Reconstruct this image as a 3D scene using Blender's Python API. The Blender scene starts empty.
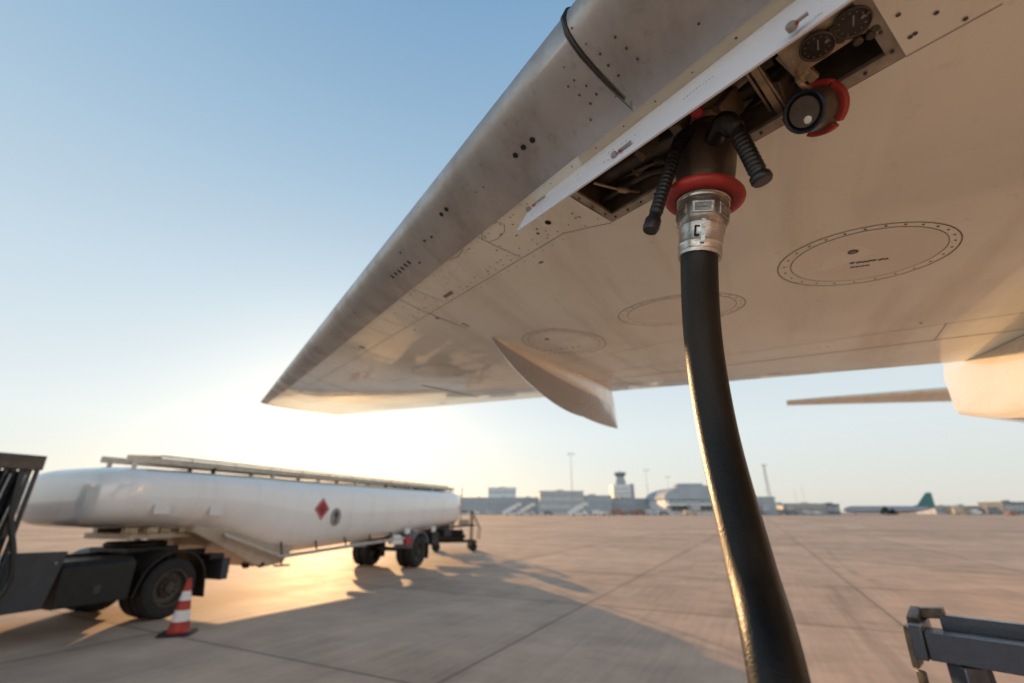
import bpy, bmesh, math, random
from mathutils import Vector, Matrix, Euler
R = math.radians
random.seed(7)
sc = bpy.context.scene
C = sc.collection

# ------------------------------------------------------------------ camera model
F = 455.0; CZ = 1.75
PITCH = math.atan(170.5 / F)
sp, cp = math.sin(PITCH), math.cos(PITCH)
def ray(px, py):
    yc = (341.5 - py) / F
    return Vector(((px - 512) / F, cp - yc * sp, sp + yc * cp))
def pt(px, py, t):                       # point at camera depth t
    return Vector((0, 0, CZ)) + ray(px, py) * t
def gnd(px, py):                         # point of the ground
    d = ray(px, py); t = -CZ / d.z
    return Vector((d.x * t, d.y * t, 0))
def far(px, y, py=505.0):                # x of a far thing standing y metres ahead
    d = ray(px, py); return d.x / d.y * y
def zat(py, y):
    d = ray(512, py); return CZ + d.z / d.y * y

# ------------------------------------------------------------------ materials
def mat(name, col, rough=.5, metal=0., nscale=6., namt=.15, bump=0., bscale=60., coat=0., coat_rough=.05, rvar=.1, col2=None, det=6., spec=.5, stretch=None):
    m = bpy.data.materials.new(name); m.use_nodes = True
    nt = m.node_tree; N = nt.nodes; L = nt.links
    b = N['Principled BSDF']
    tc = N.new('ShaderNodeTexCoord')
    mp = N.new('ShaderNodeMapping'); L.new(tc.outputs['Object'], mp.inputs['Vector'])
    if stretch: mp.inputs['Scale'].default_value = stretch
    n = N.new('ShaderNodeTexNoise'); n.inputs['Scale'].default_value = nscale; n.inputs['Detail'].default_value = det
    n.inputs['Roughness'].default_value = .6
    L.new(mp.outputs['Vector'], n.inputs['Vector'])
    mr = N.new('ShaderNodeMapRange'); mr.inputs['From Min'].default_value = .3; mr.inputs['From Max'].default_value = .7
    L.new(n.outputs['Fac'], mr.inputs['Value'])
    mx = N.new('ShaderNodeMix'); mx.data_type = 'RGBA'
    c2 = col2 if col2 else tuple(c * (1 - 2 * namt) for c in col)
    mx.inputs[6].default_value = (*c2, 1); mx.inputs[7].default_value = (*col, 1)
    L.new(mr.outputs['Result'], mx.inputs[0]); L.new(mx.outputs[2], b.inputs['Base Color'])
    rr = N.new('ShaderNodeMapRange'); rr.inputs['From Min'].default_value = .3; rr.inputs['From Max'].default_value = .7
    rr.inputs['To Min'].default_value = min(1, rough + rvar); rr.inputs['To Max'].default_value = max(.02, rough - rvar)
    L.new(n.outputs['Fac'], rr.inputs['Value']); L.new(rr.outputs['Result'], b.inputs['Roughness'])
    b.inputs['Metallic'].default_value = metal
    b.inputs['Specular IOR Level'].default_value = spec
    b.inputs['Coat Weight'].default_value = coat; b.inputs['Coat Roughness'].default_value = coat_rough
    if bump:
        n2 = N.new('ShaderNodeTexNoise'); n2.inputs['Scale'].default_value = bscale; n2.inputs['Detail'].default_value = 4
        L.new(tc.outputs['Object'], n2.inputs['Vector'])
        bp = N.new('ShaderNodeBump'); bp.inputs['Strength'].default_value = bump; bp.inputs['Distance'].default_value = .01
        L.new(n2.outputs['Fac'], bp.inputs['Height']); L.new(bp.outputs['Normal'], b.inputs['Normal'])
    return m

M = {}
M['wing'] = mat('wing_paint', (.87, .865, .76), .34, 0, 1.3, .06, 0, 3, .55, .05, .08)
M['slat'] = mat('slat_alloy', (.53, .515, .505), .38, .5, 3.5, .17, .03, 40, 0, .1, .09)
M['strip'] = mat('primer_strip', (.66, .60, .47), .45, 0, 9, .1)
def weather(m, rot, stretch, scale, lo, hi, dark, rough_add):
    # streaks of grime along one direction, multiplied into the paint
    nt = m.node_tree; N = nt.nodes; L = nt.links; b = N['Principled BSDF']
    tc = N.new('ShaderNodeTexCoord'); m0 = N.new('ShaderNodeMapping'); m0.inputs['Rotation'].default_value = (0, 0, rot)
    mp = N.new('ShaderNodeMapping'); mp.inputs['Scale'].default_value = stretch
    L.new(tc.outputs['Object'], m0.inputs['Vector']); L.new(m0.outputs[0], mp.inputs['Vector'])
    n = N.new('ShaderNodeTexNoise'); n.inputs['Scale'].default_value = scale; n.inputs['Detail'].default_value = 7; n.inputs['Roughness'].default_value = .65; L.new(mp.outputs[0], n.inputs['Vector'])
    r = N.new('ShaderNodeMapRange'); r.inputs['From Min'].default_value = lo; r.inputs['From Max'].default_value = hi; L.new(n.outputs['Fac'], r.inputs['Value'])
    mx = N.new('ShaderNodeMix'); mx.data_type = 'RGBA'; mx.blend_type = 'MULTIPLY'; mx.inputs[7].default_value = (*dark, 1)
    src = b.inputs['Base Color'].links[0].from_socket; L.new(src, mx.inputs[6]); L.new(r.outputs[0], mx.inputs[0]); L.new(mx.outputs[2], b.inputs['Base Color'])
    if rough_add:
        rs = b.inputs['Roughness'].links[0].from_socket; ad = N.new('ShaderNodeMath'); ad.operation = 'MULTIPLY_ADD'; ad.inputs[1].default_value = rough_add
        L.new(r.outputs[0], ad.inputs[0]); L.new(rs, ad.inputs[2]); L.new(ad.outputs[0], b.inputs['Roughness'])
M['seam'] = mat('panel_seam', (.17, .145, .12), .7, 0, 30, .2)
M['softseam'] = mat('faint_seam', (.30, .265, .225), .6, 0, 30, .2)
M['rivet'] = mat('rivet_dark', (.11, .095, .08), .5, .3, 60, .2)
M['rivet2'] = mat('rivet_soft', (.30, .26, .22), .5, .2, 60, .2)
M['hole'] = mat('hole_black', (.008, .008, .008), .8, 0, 30, .2)
M['door'] = mat('door_paint', (.80, .84, .93), .28, 0, 8, .05, 0, 60, .3)
M['white'] = mat('white_paint', (.90, .89, .88), .18, 0, 2.2, .03, 0, 6, 1.0, .03, .04)
M['fairing'] = mat('fairing_paint', (.84, .79, .70), .25, 0, 3, .05, 0, 6, .5, .06)
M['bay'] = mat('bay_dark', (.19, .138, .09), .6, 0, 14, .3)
M['baymetal'] = mat('bay_bronze', (.62, .49, .33), .45, .35, 18, .3, .1, 60)
M['bayflange'] = mat('bay_flange', (.48, .42, .34), .45, .3, 18, .25)
M['bronze'] = mat('adapter_bronze', (.12, .095, .07), .42, .5, 16, .25, .08, 60)
M['alu'] = mat('cast_aluminium', (.60, .56, .51), .34, .9, 26, .17, .12, 90)
M['alu2'] = mat('worn_aluminium', (.38, .35, .31), .38, .9, 30, .3, .15, 90)
M['red'] = mat('red_rubber', (.42, .030, .022), .5, 0, 14, .2, .1, 90)
M['rubber'] = mat('black_rubber', (.018, .018, .019), .42, 0, 22, .3, .15, 120)
M['hose'] = mat('hose_rubber', (.005, .005, .0052), .38, 0, 12, .3, .14, 260, col2=(.020, .0145, .010), spec=.28, stretch=(1, 1, .35))
M['plastic'] = mat('black_plastic', (.012, .012, .013), .36, 0, 20, .2)
M['glass'] = mat('dark_glass', (.005, .005, .006), .2, 0, 5, .1)
M['blue'] = mat('blue_ring', (.009, .018, .04), .35, 0, 20, .15)
M['ivory'] = mat('ivory', (.8, .78, .72), .4, 0, 20, .05)
M['chassis'] = mat('chassis_black', (.010, .010, .011), .5, .1, 9, .3, .05, 40)
M['cab'] = mat('cab_blue_grey', (.018, .022, .032), .32, .1, 6, .15, 0, 40, .3)
M['greybox'] = mat('grey_panel', (.05, .057, .07), .4, .2, 6, .15)
M['tyre'] = mat('tyre', (.014, .013, .012), .75, 0, 20, .3, .2, 60)
M['rim'] = mat('rim', (.10, .085, .07), .5, .5, 20, .3)
M['steel'] = mat('galvanised', (.36, .36, .37), .38, .85, 14, .2, .05, 50)
M['bluesteel'] = mat('blue_grey_steel', (.095, .115, .155), .3, .5, 11, .2, .06, 60)
M['scuffed'] = mat('scuffed_steel', (.17, .145, .115), .42, .6, 16, .35, .15, 60)
M['walkway'] = mat('walkway_alloy', (.55, .50, .43), .45, .4, 8, .15)
M['tankunder'] = mat('tank_underside', (.60, .52, .42), .4, .1, 5, .12, 0, 30)
M['cone'] = mat('cone_orange_red', (.50, .035, .02), .5, 0, 9, .2)
M['conewhite'] = mat('cone_white', (.82, .8, .78), .4, 0, 12, .05)
M['redsign'] = mat('sign_red', (.42, .02, .025), .45, 0, 12, .08)
M['darkmark'] = mat('mark_dark', (.05, .03, .03), .6, 0, 12, .1)
M['greymark'] = mat('mark_grey', (.36, .33, .31), .5, 0, 30, .2)
M['amber'] = mat('lens_red', (.5, .06, .02), .2, 0, 12, .1)
M['bwhite'] = mat('far_white', (.80, .81, .82), .6, 0, .2, .06)  # far tones are paled: distance haze is put into their base colours
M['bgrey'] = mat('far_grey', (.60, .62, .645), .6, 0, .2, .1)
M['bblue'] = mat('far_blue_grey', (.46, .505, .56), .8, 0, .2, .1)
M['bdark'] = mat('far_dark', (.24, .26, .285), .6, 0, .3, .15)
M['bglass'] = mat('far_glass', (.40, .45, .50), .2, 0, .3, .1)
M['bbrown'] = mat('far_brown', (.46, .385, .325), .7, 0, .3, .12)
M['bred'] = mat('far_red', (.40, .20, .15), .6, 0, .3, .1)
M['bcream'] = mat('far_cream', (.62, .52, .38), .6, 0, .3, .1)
M['teal'] = mat('teal_paint', (.02, .17, .19), .35, 0, .4, .08)
M['bfus'] = mat('far_fuselage', (.34, .38, .47), .35, 0, .3, .06)
M['fairshade'] = mat('fairing_shade', (.36, .385, .42), .24, 0, 3, .08, 0, 6, .5, .05)  # fairing paint darkened: shade of the lower flank put into the colour
M['guard'] = mat('mudguard_grey', (.22, .25, .30), .35, 0, 8, .1)
M['gauge'] = mat('gauge_face', (.035, .026, .020), .5, 0, 40, .2)
M['cover'] = mat('cover_paint', (.82, .79, .69), .38, 0, 2, .06, 0, 3, .4, .06)
M['lens'] = mat('lens_black', (.002, .002, .0025), .45, 0, 20, .1, spec=.08)
M['mast'] = mat('mast_grey', (.40, .42, .45), .5, .4, .5, .1)
M['leaf'] = mat('foliage', (.045, .06, .03), .8, 0, 2, .3)
M['bark'] = mat('bark', (.07, .05, .04), .9, 0, 3, .2)
M['line'] = mat('road_paint', (.72, .72, .70), .6, 0, 1.5, .15)
M['yline'] = mat('yellow_paint', (.40, .31, .16), .7, 0, 3, .2)

weather(M['wing'], R(30), (5, .45, 5), .9, .50, .74, (.80, .75, .69), .12)
weather(M['wing'], R(30), (1, 1, 1), 26, .60, .74, (.86, .83, .80), 0)
weather(M['slat'], R(30), (2.5, .8, 2.5), 2.2, .46, .70, (.72, .69, .66), .1)
weather(M['slat'], R(0), (1, 1, 1), 34, .58, .72, (.80, .78, .76), 0)
weather(M['fairing'], R(30), (4, .5, 2), 1.6, .52, .74, (.85, .80, .74), .1)
weather(M['hose'], 0, (1, 1, .12), 22, .50, .66, (.35, .35, .36), .12)
weather(M['white'], 0, (2.2, 2.2, .25), 1.4, .54, .80, (.88, .86, .82), .08)

# ------------------------------------------------------------------ mesh builder
class MB:
    def __init__(s, mats): s.bm = bmesh.new(); s.mats = mats; s.mi = 0
    def m(s, i): s.mi = i; return s
    def face(s, vs):
        try:
            f = s.bm.faces.new(vs); f.material_index = s.mi; return f
        except ValueError: return None
    def poly(s, pts): return s.face([s.bm.verts.new(p) for p in pts])
    def loft(s, rings, cap0=True, cap1=True, closed=True):
        V = [[s.bm.verts.new(p) for p in r] for r in rings]
        n = len(V[0])
        for a, b in zip(V, V[1:]):
            for i in range(n if closed else n - 1):
                j = (i + 1) % n
                s.face([a[i], a[j], b[j], b[i]])
        if closed and cap0: s.face(V[0][::-1])
        if closed and cap1: s.face(V[-1])
        return V
    def box(s, c, size, mtx=None):
        c = Vector(c); h = Vector(size) / 2
        P = []
        for z in (-1, 1):
            for x, y in ((-1, -1), (1, -1), (1, 1), (-1, 1)):
                v = Vector((x * h.x, y * h.y, z * h.z))
                if mtx: v = mtx @ v
                P.append(s.bm.verts.new(c + v))
        for q in ((3, 2, 1, 0), (4, 5, 6, 7), (0, 1, 5, 4), (1, 2, 6, 5), (2, 3, 7, 6), (3, 0, 4, 7)):
            s.face([P[i] for i in q])
        return s
    def bar(s, p0, p1, w, h, up=(0, 0, 1)):          # rectangular bar from p0 to p1
        p0, p1 = Vector(p0), Vector(p1); d = (p1 - p0).normalized()
        u = Vector(up); x = d.cross(u)
        if x.length < 1e-4: x = d.cross(Vector((1, 0, 0)))
        x.normalize(); z = x.cross(d).normalized()
        q = [x * (a * w / 2) + z * (b * h / 2) for a, b in ((-1, -1), (1, -1), (1, 1), (-1, 1))]
        s.loft([[p0 + v for v in q], [p1 + v for v in q]]); return s
    def tube(s, pts, rad, seg=10, caps=True):
        pts = [Vector(p) for p in pts]
        if not hasattr(rad, '__len__'): rad = [rad] * len(pts)
        rings = []; x = None
        for i, p in enumerate(pts):
            d = (pts[min(i + 1, len(pts) - 1)] - pts[max(i - 1, 0)]).normalized()
            if x is None:
                x = d.orthogonal().normalized()
            else:
                x = (x - d * x.dot(d)).normalized()
            y = d.cross(x)
            rings.append([p + (x * math.cos(2 * math.pi * k / seg) + y * math.sin(2 * math.pi * k / seg)) * rad[i] for k in range(seg)])
        s.loft(rings, caps, caps); return s
    def lathe(s, prof, p0, axis, seg=32, caps=True):   # prof: (h, r)
        p0 = Vector(p0); d = Vector(axis).normalized(); x = d.orthogonal().normalized(); y = d.cross(x)
        s.loft([[p0 + d * h + (x * math.cos(2 * math.pi * k / seg) + y * math.sin(2 * math.pi * k / seg)) * r for k in range(seg)] for h, r in prof], caps, caps)
        return s
    def build(s, name, parent=None, angle=35, bevel=0, world=True, bseg=2):
        bm = s.bm
        if parent is not None and world:
            bm.transform(rootmat(parent).inverted())
        bmesh.ops.recalc_face_normals(bm, faces=bm.faces)
        me = bpy.data.meshes.new(name); bm.to_mesh(me); bm.free()
        for m in s.mats: me.materials.append(m)
        for p in me.polygons: p.use_smooth = True
        me.set_sharp_from_angle(angle=R(angle))
        o = bpy.data.objects.new(name, me); C.objects.link(o)
        if parent is not None: o.parent = parent
        if bevel:
            b = o.modifiers.new('bevel', 'BEVEL'); b.width = bevel; b.segments = bseg; b.limit_method = 'ANGLE'; b.angle_limit = R(40)
        return o
def rootmat(o):
    m = Matrix.Translation(o.location) @ o.rotation_euler.to_matrix().to_4x4()
    return rootmat(o.parent) @ m if o.parent else m
def thing(name, label, cat, loc=(0, 0, 0), rz=0, group=None):
    o = bpy.data.objects.new(name, None); C.objects.link(o)
    o.location = loc; o.rotation_euler = (0, 0, rz); o.empty_display_size = .2
    return tag(o, label, cat, group)
def tag(o, label, cat, group=None):
    o['label'] = label; o['category'] = cat
    if group: o['group'] = group
    return o
def struct(o): o['kind'] = 'structure'; return o
def copy_tree(o, parent=None):
    c = o.copy(); C.objects.link(c)
    if parent: c.parent = parent
    for ch in list(o.children): copy_tree(ch, c)
    return c
def bez(P, n=24):                        # Catmull-Rom through P
    P = [Vector(p) for p in P]; Q = [P[0] * 2 - P[1]] + P + [P[-1] * 2 - P[-2]]
    out = []
    for i in range(1, len(Q) - 2):
        a, b, c, d = Q[i - 1:i + 3]
        for k in range(n):
            t = k / n
            out.append(.5 * ((2 * b) + (c - a) * t + (2 * a - 5 * b + 4 * c - d) * t * t + (3 * b - a - 3 * c + d) * t ** 3))
    out.append(P[-1]); return out

# ------------------------------------------------------------------ camera, world, sun
cam = bpy.data.cameras.new('camera'); co = bpy.data.objects.new('camera', cam); C.objects.link(co)
co.location = (0, 0, CZ); co.rotation_euler = (math.pi / 2 + PITCH, 0, 0)
cam.sensor_width = 36; cam.lens = 36 * F / 1024; cam.clip_start = .05; cam.clip_end = 20000
cam.dof.use_dof = True; cam.dof.focus_distance = .98; cam.dof.aperture_fstop = 2.0; cam.dof.aperture_blades = 0
sc.camera = co
SUN_EL, SUN_AZ = R(10.2), R(-21.0)        # azimuth from +Y towards +X
SKY_K, HAZE_K = .13, 6.7
w = bpy.data.worlds.new('World'); sc.world = w; w.use_nodes = True
nt = w.node_tree; bg = nt.nodes['Background']
sky = nt.nodes.new('ShaderNodeTexSky'); sky.sky_type = 'NISHITA'; sky.sun_disc = False
sky.sun_elevation = SUN_EL; sky.sun_rotation = SUN_AZ
sky.air_density = 1.0; sky.dust_density = 1.2; sky.ozone_density = 1.5; sky.altitude = 100
# summer haze: a pale layer that thickens towards the horizon, added to the clear-air sky
wn_ = nt.nodes; wl_ = nt.links
wt = wn_.new('ShaderNodeTexCoord'); wx = wn_.new('ShaderNodeSeparateXYZ'); wl_.new(wt.outputs['Generated'], wx.inputs[0])
hz = wn_.new('ShaderNodeValToRGB'); wl_.new(wx.outputs['Z'], hz.inputs['Fac'])
hz.color_ramp.elements[0].position = 0.0; hz.color_ramp.elements[0].color = (.66, .655, .61, 1)
hz.color_ramp.elements[1].position = 1.0; hz.color_ramp.elements[1].color = (.10, .26, .48, 1)
for p_, c_ in ((.15, (.69, .745, .755)), (.38, (.53, .645, .725)), (.66, (.32, .475, .625))):
    e_ = hz.color_ramp.elements.new(p_); e_.color = (*c_, 1)
sm = wn_.new('ShaderNodeVectorMath'); sm.operation = 'SCALE'; sm.inputs['Scale'].default_value = SKY_K; wl_.new(sky.outputs['Color'], sm.inputs[0])
hm = wn_.new('ShaderNodeVectorMath'); hm.operation = 'SCALE'; hm.inputs['Scale'].default_value = HAZE_K; wl_.new(hz.outputs['Color'], hm.inputs[0])
ad = wn_.new('ShaderNodeVectorMath'); ad.operation = 'ADD'; wl_.new(sm.outputs[0], ad.inputs[0]); wl_.new(hm.outputs[0], ad.inputs[1])
# the dome overhead and behind is deeper than the hazy band round the horizon
cc = wn_.new('ShaderNodeMath'); cc.operation = 'MULTIPLY_ADD'; cc.inputs[1].default_value = -.4; wl_.new(wx.outputs['Y'], cc.inputs[0]); wl_.new(wx.outputs['Z'], cc.inputs[2])
fr = wn_.new('ShaderNodeMapRange'); fr.interpolation_type = 'SMOOTHSTEP'; wl_.new(cc.outputs[0], fr.inputs['Value'])
fr.inputs['From Min'].default_value = .60; fr.inputs['From Max'].default_value = .95; fr.inputs['To Min'].default_value = 0; fr.inputs['To Max'].default_value = 1
bm_ = wn_.new('ShaderNodeMix'); bm_.data_type = 'RGBA'; bm_.inputs[6].default_value = (1, 1, 1, 1); bm_.inputs[7].default_value = (.30, .30, .33, 1); wl_.new(fr.outputs['Result'], bm_.inputs[0])
# low band behind the camera: unseen sky brightened as added fill light
f2 = wn_.new('ShaderNodeMapRange'); f2.interpolation_type = 'SMOOTHSTEP'; wl_.new(wx.outputs['Y'], f2.inputs['Value'])
f2.inputs['From Min'].default_value = .2; f2.inputs['From Max'].default_value = -.7; f2.inputs['To Min'].default_value = 0; f2.inputs['To Max'].default_value = 1
f3 = wn_.new('ShaderNodeMapRange'); f3.interpolation_type = 'SMOOTHSTEP'; wl_.new(wx.outputs['Z'], f3.inputs['Value'])
f3.inputs['From Min'].default_value = .55; f3.inputs['From Max'].default_value = .1; f3.inputs['To Min'].default_value = 0; f3.inputs['To Max'].default_value = 1
f4 = wn_.new('ShaderNodeMath'); f4.operation = 'MULTIPLY'; wl_.new(f2.outputs[0], f4.inputs[0]); wl_.new(f3.outputs[0], f4.inputs[1])
b2 = wn_.new('ShaderNodeMix'); b2.data_type = 'RGBA'; wl_.new(f4.outputs[0], b2.inputs[0]); wl_.new(bm_.outputs[2], b2.inputs[6]); b2.inputs[7].default_value = (2.3, 2.15, 2.0, 1)
mu = wn_.new('ShaderNodeVectorMath'); mu.operation = 'MULTIPLY'; wl_.new(ad.outputs[0], mu.inputs[0]); wl_.new(b2.outputs[2], mu.inputs[1])
nt.links.new(mu.outputs[0], bg.inputs['Color']); bg.inputs['Strength'].default_value = .15
sl = bpy.data.lights.new('sun', 'SUN'); sl.energy = 5.0; sl.angle = R(.6); sl.color = (1, .60, .28)
so = bpy.data.objects.new('sun', sl); C.objects.link(so); so.location = (-30, 80, 20)
sv = Vector((math.sin(SUN_AZ) * math.cos(SUN_EL), math.cos(SUN_AZ) * math.cos(SUN_EL), math.sin(SUN_EL)))
so.rotation_euler = sv.to_track_quat('Z', 'Y').to_euler()
sc.view_settings.view_transform = 'Standard'; sc.view_settings.look = 'None'; sc.view_settings.exposure = 0
sc.render.engine = 'CYCLES'; sc.cycles.use_denoising = True
sc.cycles.max_bounces = 8; sc.cycles.sample_clamp_indirect = 6; sc.cycles.caustics_reflective = False

# ------------------------------------------------------------------ ground
def ground_material():
    m = bpy.data.materials.new('concrete_slabs'); m.use_nodes = True
    nt = m.node_tree; N = nt.nodes; L = nt.links; b = N['Principled BSDF']
    tc = N.new('ShaderNodeTexCoord')
    mp = N.new('ShaderNodeMapping'); mp.inputs['Rotation'].default_value = (0, 0, R(27.0))
    L.new(tc.outputs['Object'], mp.inputs['Vector'])
    sx = N.new('ShaderNodeSeparateXYZ'); L.new(mp.outputs['Vector'], sx.inputs['Vector'])
    def math_(op, a, bb=None, c=None):
        n = N.new('ShaderNodeMath'); n.operation = op
        for i, v in enumerate((a, bb, c)):
            if v is None: continue
            if isinstance(v, (int, float)): n.inputs[i].default_value = v
            else: L.new(v, n.inputs[i])
        return n.outputs[0]
    def noise(scale, det=6, vec=mp.outputs['Vector'], rough=.6):
        n = N.new('ShaderNodeTexNoise'); n.inputs['Scale'].default_value = scale; n.inputs['Detail'].default_value = det
        n.inputs['Roughness'].default_value = rough; L.new(vec, n.inputs['Vector']); return n.outputs['Fac']
    def joint(v, off, per, width):
        wob = math_('MULTIPLY', math_('SUBTRACT', noise(3.0, 3), .5), .012)
        q = math_('ADD', math_('ADD', v, -off + per * 100), wob)
        fr = math_('PINGPONG', q, per / 2)
        d = math_('SUBTRACT', 1.0, math_('DIVIDE', fr, width)); return math_('MAXIMUM', d, 0.0)
    PER = 5.22
    jx = joint(sx.outputs['X'], -3.42, PER, .022); jy = joint(sx.outputs['Y'], 4.80, PER, .022)
    jj = math_('MINIMUM', math_('MULTIPLY', math_('MAXIMUM', jx, jy), 1.6), 1.0)
    soft = math_('MAXIMUM', joint(sx.outputs['X'], -3.42, PER, .22), joint(sx.outputs['Y'], 4.80, PER, .22))
    # per-slab tone
    cx = math_('FLOOR', math_('DIVIDE', math_('ADD', sx.outputs['X'], 3.42), PER)); cy = math_('FLOOR', math_('DIVIDE', math_('ADD', sx.outputs['Y'], -4.80), PER))
    cb = N.new('ShaderNodeCombineXYZ'); L.new(cx, cb.inputs[0]); L.new(cy, cb.inputs[1])
    wn = N.new('ShaderNodeTexWhiteNoise'); wn.noise_dimensions = '2D'; L.new(cb.outputs[0], wn.inputs['Vector'])
    # broom streaks along the slab
    ms = N.new('ShaderNodeMapping'); ms.inputs['Scale'].default_value = (9, .35, 1); L.new(mp.outputs['Vector'], ms.inputs['Vector'])
    st = noise(1.3, 5, ms.outputs['Vector'])
    ms2 = N.new('ShaderNodeMapping'); ms2.inputs['Scale'].default_value = (.12, 1.1, 1); L.new(mp.outputs['Vector'], ms2.inputs['Vector'])
    st2 = noise(.5, 5, ms2.outputs['Vector'])
    big = noise(.13, 6); mid = noise(1.1, 8); fine = noise(60, 4)
    v = math_('MULTIPLY_ADD', wn.outputs['Value'], .14, .63)
    v = math_('ADD', v, math_('MULTIPLY', math_('SUBTRACT', big, .5), .65))
    v = math_('ADD', v, math_('MULTIPLY', math_('SUBTRACT', mid, .5), .65))
    v = math_('ADD', v, math_('MULTIPLY', math_('SUBTRACT', st, .5), .32))
    v = math_('ADD', v, math_('MULTIPLY', math_('SUBTRACT', st2, .5), .35))
    v = math_('ADD', v, math_('MULTIPLY', math_('SUBTRACT', fine, .5), .30))
    v = math_('SUBTRACT', v, math_('MULTIPLY', soft, .06))
    cr = N.new('ShaderNodeValToRGB'); L.new(v, cr.inputs['Fac'])
    cr.color_ramp.elements[0].position = .25; cr.color_ramp.elements[0].color = (.185, .122, .088, 1)
    cr.color_ramp.elements[1].position = .95; cr.color_ramp.elements[1].color = (.77, .545, .40, 1)
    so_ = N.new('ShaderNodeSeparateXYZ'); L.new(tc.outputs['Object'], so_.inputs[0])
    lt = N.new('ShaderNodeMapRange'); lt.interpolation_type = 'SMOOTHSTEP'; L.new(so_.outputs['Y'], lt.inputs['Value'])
    lt.inputs['From Min'].default_value = 5.5; lt.inputs['From Max'].default_value = .5; lt.inputs['To Min'].default_value = 1.0; lt.inputs['To Max'].default_value = 1.6  # unseen apron under and behind the camera lightened to bounce fill onto the wing
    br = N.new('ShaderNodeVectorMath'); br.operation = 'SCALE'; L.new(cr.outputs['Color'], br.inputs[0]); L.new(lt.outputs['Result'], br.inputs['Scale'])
    # tyre tracks and drips
    mt_ = N.new('ShaderNodeMapping'); mt_.inputs['Rotation'].default_value = (0, 0, R(-38)); mt_.inputs['Scale'].default_value = (.5, .03, 1); L.new(mp.outputs['Vector'], mt_.inputs['Vector'])
    tn = noise(2.2, 3, mt_.outputs['Vector']); tk_ = N.new('ShaderNodeMapRange'); L.new(tn, tk_.inputs['Value']); tk_.inputs['From Min'].default_value = .60; tk_.inputs['From Max'].default_value = .72; tk_.inputs['To Min'].default_value = 1.0; tk_.inputs['To Max'].default_value = .80
    vo = N.new('ShaderNodeTexVoronoi'); vo.inputs['Scale'].default_value = .55; L.new(mp.outputs['Vector'], vo.inputs['Vector'])
    sp_ = N.new('ShaderNodeMapRange'); L.new(vo.outputs['Distance'], sp_.inputs['Value']); sp_.inputs['From Min'].default_value = .03; sp_.inputs['From Max'].default_value = .12; sp_.inputs['To Min'].default_value = .72; sp_.inputs['To Max'].default_value = 1.0
    br2 = N.new('ShaderNodeVectorMath'); br2.operation = 'SCALE'; L.new(br.outputs[0], br2.inputs[0]); L.new(math_('MULTIPLY', tk_.outputs['Result'], sp_.outputs['Result']), br2.inputs['Scale'])
    mx = N.new('ShaderNodeMix'); mx.data_type = 'RGBA'; mx.inputs[7].default_value = (.15, .115, .09, 1)
    L.new(jj, mx.inputs[0]); L.new(br2.outputs[0], mx.inputs[6]); L.new(mx.outputs[2], b.inputs['Base Color'])
    rg = N.new('ShaderNodeMapRange'); L.new(mid, rg.inputs['Value']); rg.inputs['To Min'].default_value = .6; rg.inputs['To Max'].default_value = .85; b.inputs['Specular IOR Level'].default_value = .25
    L.new(rg.outputs['Result'], b.inputs['Roughness'])
    bp = N.new('ShaderNodeBump'); bp.inputs['Strength'].default_value = .35; bp.inputs['Distance'].default_value = .004
    hh = math_('SUBTRACT', math_('ADD', fine, math_('MULTIPLY', st, 1.0)), math_('MULTIPLY', jj, 2.0))
    L.new(hh, bp.inputs['Height']); L.new(bp.outputs['Normal'], b.inputs['Normal'])
    return m
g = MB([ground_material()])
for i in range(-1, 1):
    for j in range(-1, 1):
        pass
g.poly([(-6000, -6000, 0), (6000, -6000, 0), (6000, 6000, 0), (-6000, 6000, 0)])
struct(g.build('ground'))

def marking(name, pts, mt):
    b = MB([mt]); b.poly([(p[0], p[1], .004) for p in pts]); return struct(b.build(name))
for px, py, wd in ((812, 526.5, 2.4), (857, 527.5, 2.4)):
    c = gnd(px, py)
    marking('painted_marking', [c + Vector(v) for v in ((-wd / 2, -.9, 0), (wd / 2, -.9, 0), (wd / 2 + .3, 1.5, 0), (-wd / 2 + .3, 1.5, 0))], M['line'])
def painted_line(a, b, wd, mt):
    a, b = Vector(a), Vector(b); d = (b - a).normalized(); n = Vector((-d.y, d.x, 0)) * wd / 2
    marking('painted_line', [a - n, b - n, b + n, a + n], mt)
painted_line(gnd(560, 534) , gnd(1100, 583), .18, M['yline'])
painted_line(gnd(480, 527), gnd(1150, 533), .5, M['seam'])

# ------------------------------------------------------------------ aircraft
S_ = Vector((-.8660254, .5, 0)); A_ = Vector((.5, .8660254, 0))
def le_a(s): return 3.866 + (s - 6.504) * .5217
def te_a(s): return 5.366 + (s - 6.505) * .268
def zle(s): return CZ + .9 + (s - .179) * .1012
def zte(s): return CZ + .792 + (s + .956) * .108
def nac(u, t=.12): 
    u = max(u, 0); return 5 * t * (.2969 * math.sqrt(u) - .126 * u - .3516 * u * u + .2843 * u ** 3 - .1036 * u ** 4)
def tf(s): return 1 - .6 * min(max((s - 4.6) / 1.9, 0), 1)      # thinner towards the tip
def zl(s, u):
    c = te_a(s) - le_a(s); return zle(s) * (1 - u) + zte(s) * u - c * .9 * nac(u) * tf(s)
def zu(s, u):
    c = te_a(s) - le_a(s); return zle(s) * (1 - u) + zte(s) * u + c * 1.0 * nac(u) * tf(s)
def SA(s, a, z): return S_ * s + A_ * a + Vector((0, 0, z))
def uof(s, a): return (a - le_a(s)) / (te_a(s) - le_a(s))
def low(s, a, h=0.): return SA(s, a, zl(s, min(max(uof(s, a), 0), 1)) + h)     # h above the lower skin (negative: below)
def lown(s, a):
    e = .004; du = low(s + e, a) - low(s - e, a); da = low(s, a + e) - low(s, a - e)
    n = du.cross(da).normalized(); return n if n.z < 0 else -n
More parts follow.
